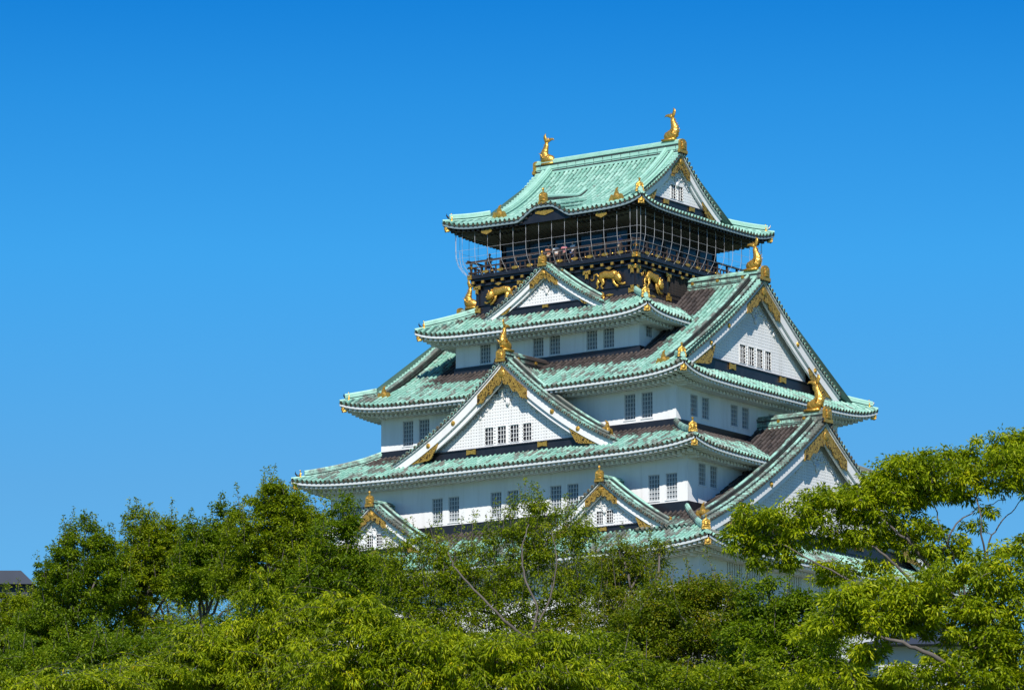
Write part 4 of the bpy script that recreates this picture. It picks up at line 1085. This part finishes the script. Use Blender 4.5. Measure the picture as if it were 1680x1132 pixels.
tree('broadleaf_tree', 'rounded green tree between the pointed tufts and the tall left tree', 'tree', [(325, 888, 30, 30), (355, 900, 45, 36), (360, 862, 18, 30), (385, 868, 16, 30), (335, 940, 60, 36), (380, 945, 50, 30), (300, 975, 30, 20), (360, 1040, 60, 24)], 158, 'dark', seed=14, fork=(330, 1050), **TD)
tree('broadleaf_tree', 'tallest tree of the left row reaching up to the second roof corner', 'tree', [(437, 815, 22, 28), (460, 825, 28, 30), (480, 850, 42, 36), (420, 870, 45, 46), (505, 880, 35, 50), (450, 910, 75, 46), (500, 930, 50, 45), (400, 950, 55, 34), (470, 965, 70, 28), (430, 1000, 30, 22)], 155, 'olive', seed=15, fork=(395, 1060), **TD)
tree('broadleaf_tree', 'green tree against the white corner in front of the small left gable', 'tree', [(562, 850, 20, 32), (572, 872, 16, 28), (540, 890, 32, 46), (580, 930, 32, 34), (560, 950, 60, 42), (625, 950, 34, 30), (520, 960, 45, 40), (600, 985, 60, 30), (540, 1000, 60, 30)], 150, 'dark', seed=16, **TD)
tree('broadleaf_tree', 'sparse twiggy tree letting the sky through low in the left row', 'tree', [(210, 985, 40, 30), (270, 985, 50, 34), (340, 985, 50, 34), (400, 985, 36, 30), (240, 960, 50, 30), (180, 1010, 40, 30), (310, 1010, 70, 24)], 172, 'olive', lsize=(0.09, 0.04), clump=0.30, nleaf=34, droop=0.1, spray=0.3, dens=0.8, seed=18, br=0.016, trunk_r=0.14, fork=(290, 1060))
TE = dict(lsize=(0.088, 0.045), clump=0.36, nleaf=150, droop=0.1, spray=0.25, br=0.012)
tree('broadleaf_tree', 'shaded dark tree low on the left under the gap in the row', 'tree', [(60, 1115, 120, 42), (200, 1085, 110, 42), (320, 1070, 90, 36), (130, 1070, 60, 25), (400, 1050, 60, 34), (10, 1090, 70, 45)], 130, 'dark', seed=17, **TE)
tree('willowy_tree', 'thin-leaved tree with a bare slanting limb in front of the tower', 'tree',
     [(735, 925, 55, 36), (690, 900, 40, 26), (715, 960, 60, 40), (850, 880, 55, 34), (900, 845, 38, 24), (860, 835, 30, 20), (830, 925, 70, 44), (930, 905, 60, 44), (945, 870, 30, 22), (760, 1000, 90, 36), (880, 985, 90, 48), (960, 970, 60, 50), (655, 960, 40, 50), (670, 1020, 60, 36), (640, 925, 30, 34), (800, 965, 60, 36), (800, 1045, 110, 30), (940, 1035, 80, 36), (720, 1010, 60, 30), (690, 1040, 60, 30), (870, 1030, 60, 34)], 125, 'olive',
     limbs=[([(868, 1050, -2.2), (830, 1020, -2.2), (790, 980, -2), (745, 930, -1.8), (735, 905, -1.5)], 0.055), ([(870, 1045, -2.2), (885, 1000, -2), (860, 950, -1.8), (855, 900, -1.5), (868, 860, -1)], 0.05), ([(875, 1040, -2), (905, 980, -1.8), (915, 920, -1.6), (905, 870, -1)], 0.04), ([(878, 1050), (940, 1010), (965, 990)], 0.06), ([(800, 1000), (700, 1000), (650, 980)], 0.05)],
     root=873, fork=(873, 1052), lsize=(0.088, 0.034), clump=0.27, nleaf=70, droop=0.3, spray=0.45, dens=0.95, seed=21, depth_k=0.5, br=0.012)
tree('willowy_tree', 'airy olive tree with reddish tips below the near tower corner', 'tree',
     [(1015, 955, 50, 44), (1060, 925, 30, 36), (1000, 925, 28, 26), (1040, 1000, 75, 46), (985, 1045, 70, 44), (1082, 900, 14, 22), (1020, 905, 16, 16)], 122, 'gold', lsize=(0.088, 0.034), clump=0.27, nleaf=75, droop=0.3, spray=0.4, dens=1.0, seed=22, br=0.012)
tree('round_shrub_tree', 'dense golden-green bushy tree under the barred windows', 'tree', [(1100, 985, 60, 34), (1150, 970, 45, 24), (1200, 985, 45, 28), (1120, 1020, 90, 45), (1060, 1060, 80, 50), (1160, 1075, 100, 60), (1235, 1040, 60, 45), (1080, 1120, 80, 40)], 115, 'gold', lsize=(0.08, 0.04), clump=0.30, nleaf=150, droop=0.1, spray=0.3, seed=23)
tree('round_shrub_tree', 'dark bushy tree tucked between the golden bush and the spreading tree', 'tree', [(1270, 990, 50, 30), (1300, 1030, 60, 45), (1255, 958, 18, 10), (1260, 1080, 80, 60), (1340, 1080, 70, 60), (1330, 990, 30, 30)], 105, 'dark', lsize=(0.09, 0.045), clump=0.30, nleaf=150, droop=0.1, spray=0.25, seed=24)
tree('round_shrub_tree', 'shadowy tree at the bottom edge right of the bright drooping tree', 'tree', [(1030, 1115, 90, 34), (1150, 1130, 90, 30), (980, 1080, 60, 34), (1250, 1125, 80, 36)], 100, 'olive', lsize=(0.09, 0.045), clump=0.30, nleaf=150, droop=0.1, spray=0.1, seed=25)
TF = dict(lsize=(0.095, 0.029), clump=0.21, nleaf=105, droop=0.65, arch=0.35, br=0.012, depth_k=0.7)
tree('drooping_tree', 'bright yellow-green tree with drooping leaves in the left foreground', 'tree', [(425, 975, 28, 14), (470, 1000, 40, 22), (440, 1030, 60, 24), (350, 1045, 50, 20), (400, 1065, 80, 30), (490, 1060, 80, 35), (360, 1100, 110, 40), (470, 1110, 110, 45), (250, 1118, 100, 26), (530, 1020, 45, 26)], 88, 'cherry', seed=31, **TF)
tree('drooping_tree', 'bright drooping tree in the centre foreground below the slanting limb', 'tree', [(560, 995, 50, 18), (600, 1010, 50, 24), (640, 1050, 80, 30), (560, 1090, 90, 45), (700, 1075, 80, 36), (730, 1050, 30, 16), (800, 1070, 80, 26), (890, 1062, 60, 18), (940, 1050, 30, 10), (760, 1120, 120, 35), (650, 1130, 110, 35), (900, 1105, 80, 25), (990, 1120, 40, 20)], 84, 'cherry', seed=32, **TF)
tree('drooping_tree', 'low yellow-green treetop just showing at the bottom left corner', 'tree', [(90, 1130, 110, 20), (190, 1122, 60, 15), (20, 1135, 70, 22), (-100, 1120, 90, 34), (-220, 1110, 90, 40)], 80, 'cherry', seed=33, **TF)
TR = dict(lsize=(0.085, 0.031), clump=0.18, nleaf=82, droop=0.35, arch=0.0, br=0.010, depth_k=0.9, fill=0.3)
tree('spreading_tree', 'large spreading tree with flat layered branches covering the right gable', 'tree',
     [(1275, 845, 62, 18), (1232, 862, 40, 28), (1220, 897, 28, 22), (1330, 868, 50, 24), (1270, 895, 45, 22), (1390, 818, 60, 20), (1440, 805, 55, 24), (1350, 822, 40, 14), (1500, 772, 62, 30), (1555, 775, 62, 40), (1615, 765, 60, 38), (1670, 775, 40, 36), (1470, 800, 50, 26), (1580, 810, 30, 14),
      (1480, 800, 50, 26), (1395, 885, 40, 14), (1440, 880, 50, 16), (1490, 872, 55, 16), (1540, 908, 50, 14), (1290, 925, 24, 16), (1500, 812, 40, 16), (1440, 845, 60, 12), (1572, 885, 18, 20), (1600, 858, 14, 9), (1645, 905, 16, 12), (1622, 838, 12, 7), (1370, 935, 36, 20), (1430, 928, 26, 14), (1240, 925, 18, 12)],
     76, 'cherry', limbs=[([(1700, 1132), (1600, 1060), (1500, 1000), (1390, 950, -.4), (1300, 900, -.4), (1240, 870)], 0.03), ([(1560, 1035), (1500, 960, -.4), (1450, 905, -.4), (1400, 880), (1340, 865)], 0.036),
                          ([(1640, 1085), (1580, 1000), (1530, 940), (1490, 885, -.4), (1440, 845, -.4), (1390, 815)], 0.045), ([(1600, 1020), (1570, 930), (1540, 860, -.4), (1530, 800)], 0.03), ([(1640, 1085), (1620, 960), (1610, 860, -.4), (1600, 780)], 0.034),
                          ([(1520, 925), (1470, 850, -.4), (1445, 810)], 0.024), ([(1540, 930), (1560, 870, -.4), (1590, 840), (1650, 820)], 0.024), ([(1610, 900), (1650, 850), (1690, 800)], 0.02)],
     root=1740, fork=(1700, 1140), dens=0.85, seed=41, trunk_r=0.2, **TR)
tree('spreading_tree', 'tallest treetop at the right edge against the blue sky', 'tree', [(1662, 722, 30, 16), (1685, 712, 24, 14), (1640, 738, 24, 10), (1690, 745, 40, 20), (1760, 730, 60, 26), (1840, 760, 70, 34), (1930, 800, 60, 40), (1780, 820, 50, 24)], 79, 'cherry', limbs=[([(1700, 900), (1690, 800), (1670, 745)], 0.04)], root=1730, fork=(1705, 950), seed=42, **TR)
tree('drooping_tree', 'broad bright tree filling the bottom right corner', 'tree', [(1400, 985, 55, 22), (1470, 965, 60, 24), (1400, 1010, 70, 24), (1500, 1000, 70, 32), (1560, 955, 70, 32), (1640, 940, 60, 36), (1350, 1035, 45, 30), (1450, 1020, 70, 24), (1580, 1010, 90, 40), (1650, 1030, 60, 60), (1350, 1110, 60, 30), (1440, 1120, 70, 22), (1560, 1115, 110, 30), (1650, 1100, 60, 40), (1420, 1070, 36, 16), (1600, 1065, 70, 26), (1680, 905, 30, 30), (1780, 990, 80, 60), (1900, 1020, 90, 60), (1800, 1100, 120, 50)],
     70, 'cherry', limbs=[([(1600, 1132), (1540, 1080, -.8), (1470, 1050, -.8), (1400, 1030)], 0.06), ([(1640, 1100), (1600, 1040), (1570, 990)], 0.05), ([(1650, 1100), (1660, 1020), (1650, 960)], 0.05)], root=1640, fork=(1640, 1140), dens=0.8, seed=43, **TR)

# ------------------------------------------------------------------ far buildings
conc = wear('pale_concrete', (0.5, 0.5, 0.5), (0.35, 0.35, 0.35), 0.5, 0.2)
slate = wear('blue_slate', (0.03, 0.038, 0.055), (0.018, 0.023, 0.03), 0.5, 0.2)
def building(name, label, px0, px1, ytop, dep, deep, roofh, wm, nf, nw, rm=slate):
    k = dep / FPX; P0 = at(px0, ytop, dep); wdt = (px1 - px0) * k
    gz = float(ground_h(P0[0], P0[1])); H = P0[2] - gz
    e = bpy.data.objects.new(name, None); COL.objects.link(e); e.location = (P0[0], P0[1], gz); e.rotation_euler = (0, 0, yw)
    e['label'] = label; e['category'] = 'building'
    m = MB(); m.box(0, wdt, 0, deep, 0, H - roofh); obj('wall', m.data('wall', wm), e)
    m = MB(); o = 0.8; m.hexa([(-o, -o, H - roofh + .01), (wdt + o, -o, H - roofh + .01), (wdt + o, deep + o, H - roofh + .01), (-o, deep + o, H - roofh + .01), (o, 0.7, H), (wdt - o, .7, H), (wdt - o, deep - .7, H), (o, deep - .7, H)])
    obj('roof', m.data('roof', rm), e)
    fh = 3.6
    for f in range(nf):
        z = H - roofh - 1.2 - fh * f
        if z < 4: break
        m = MB()
        for q in range(nw):
            x = wdt * (q + .5) / nw; m.box(x - wdt / nw * .36, x + wdt / nw * .36, -0.06, 0.02, z - 1.9, z)
        obj('window_band', m.data('window_band', M['glass']), e)
    return e
building('office_building', 'dark blue roof of a distant block at the left edge', -160, 46, 934, 480, 25, 1.6, slate, 6, 12)
building('office_building', 'pale distant block peeping out left of the white tower corner', 480, 549, 850, 460, 18, 0.5, conc, 5, 5)
building('glass_hall', 'low hall with blue windows glimpsed under the right-hand branches', 1440, 1580, 1040, 190, 12, 0.5, conc, 3, 9)

# ------------------------------------------------------------------ visitors on the balcony
def person(label, x, y, face, top, legs, hair, lean=0.0, arm=0.35):
    e = bpy.data.objects.new('person', None); COL.objects.link(e); e.location = (x, y, 69.42 + 3.7); e.rotation_euler = (0, 0, face)
    e['label'] = label; e['category'] = 'person'; e['group'] = 'visitors behind the balcony net'
    def skin(name, vs, es, rs, mt, root=0, sub=1):
        me = bpy.data.meshes.new(name); me.from_pydata(vs, es, []); o = bpy.data.objects.new(name, me); COL.objects.link(o); o.parent = e
        sk = o.modifiers.new('skin', 'SKIN'); sk.use_smooth_shade = True
        if not me.skin_vertices: me.skin_vertices.new()
        for i_, r_ in enumerate(rs):
            d_ = me.skin_vertices[0].data[i_]; d_.radius = r_ if isinstance(r_, tuple) else (r_, r_); d_.use_root = (i_ == root)
        o.modifiers.new('sub', 'SUBSURF').levels = sub; o.modifiers['sub'].render_levels = sub
        me.materials.append(mt); return o
    vs = [(0, 0, .95), (0, 0, 1.15), (0, -lean * .5, 1.38), (0, -lean, 1.50), (0, -lean - .01, 1.60), (0, -lean - .02, 1.70)]
    es = [(0, 1), (1, 2), (2, 3), (3, 4), (4, 5)]; rs = [(.15, .10), (.14, .10), (.16, .10), (.055, .055), (.085, .10), (.07, .085)]
    for s_ in (1, -1):
        b = len(vs); vs += [(s_ * .19, -lean * .5, 1.40), (s_ * .24, -.05 - lean, 1.15), (s_ * .20, -arm, 1.06), (s_ * .19, -arm - .07, 1.05)]
        es += [(2, b), (b, b + 1), (b + 1, b + 2), (b + 2, b + 3)]; rs += [.055, .042, .03, (.035, .018)]
        for q in range(4):
            vs += [(s_ * (.165 + .017 * q), -arm - .11 - .006 * (q % 3), 1.045), (s_ * (.165 + .017 * q), -arm - .135, 1.02)]; es += [(b + 3, len(vs) - 2), (len(vs) - 2, len(vs) - 1)]; rs += [.009, .008]
        vs += [(s_ * .15, -arm - .05, 1.04), (s_ * .135, -arm - .085, 1.03)]; es += [(b + 3, len(vs) - 2), (len(vs) - 2, len(vs) - 1)]; rs += [.010, .009]
        h = len(vs); vs += [(s_ * .09, 0, .88), (s_ * .10, -.01, .48), (s_ * .10, .02, .08), (s_ * .10, -.12, .03)]; es += [(0, h), (h, h + 1), (h + 1, h + 2), (h + 2, h + 3)]; rs += [.085, .055, .04, .035]
    skin('body', vs, es, rs, PM['skin'])
    cv = [(0, 0, .90), (0, 0, 1.15), (0, -lean * .5, 1.38), (0, -lean * .8, 1.46)]; ce = [(0, 1), (1, 2), (2, 3)]; cr = [(.185, .135), (.17, .13), (.19, .13), (.08, .08)]
    for s_ in (1, -1):
        b = len(cv); cv += [(s_ * .20, -lean * .5, 1.40), (s_ * .235, -.03 - lean * .7, 1.22)]; ce += [(2, b), (b, b + 1)]; cr += [.075, .065]
    skin('shirt', cv, ce, cr, top)
    lv = [(0, 0, .93)]; le = []; lr = [(.18, .13)]
    for s_ in (1, -1):
        b = len(lv); lv += [(s_ * .09, 0, .85), (s_ * .10, -.01, .48), (s_ * .10, .02, .12)]; le += [(0, b), (b, b + 1), (b + 1, b + 2)]; lr += [.105, .075, .065]
    skin('trousers', lv, le, lr, legs)
    m = MB(); m.ball((0, -lean + .012, 1.70), (.098, .112, .105), 12, 8); ho = obj('hair', m.data('hair', hair, smooth=True), e)
    m = MB()
    for s_ in (1, -1): m.ball((s_ * .035, -lean - .108, 1.665), .012, 6, 4)
    obj('eyes', m.data('eyes', PM['hairb']), e)
    m = MB(); m.tube([(0, -lean - .10, 1.67), (0, -lean - .13, 1.635)], [.010, .016], 5); obj('nose', m.data('nose', PM['skin']), e)
    return e
PM = {k: mat('cloth_' + k, c, 0.8)[0] for k, c in dict(skin=(.52, .33, .24), pink=(.62, .22, .25), white=(.75, .74, .72), blue=(.08, .12, .25), dark=(.03, .03, .035), rust=(.42, .16, .08), khaki=(.3, .26, .18), hairb=(.015, .012, .01), hairc=(.06, .035, .02)).items()}
person('visitor in a pink shirt leaning towards the net at mid-balcony', 0.75, -7.2, 0.1, PM['pink'], PM['dark'], PM['hairb'], .05)
person('visitor in a white shirt beside the one in pink', 1.5, -7.15, -0.2, PM['white'], PM['blue'], PM['hairc'], .03)
person('visitor in a rust-red shirt left of the small gable tip', -0.75, -7.2, 0.3, PM['rust'], PM['khaki'], PM['hairb'], .04)
person('visitor in a light shirt right behind the small gable tip', -0.1, -7.1, 0.5, PM['white'], PM['dark'], PM['hairb'], .04)
person('dark-clothed visitor standing at the left end of the balcony', -6.6, -6.9, 0.2, PM['dark'], PM['blue'], PM['hairb'], .0)
person('visitor in a blue shirt near the right corner of the balcony', 5.9, -7.15, -0.1, PM['blue'], PM['khaki'], PM['hairc'], .03)
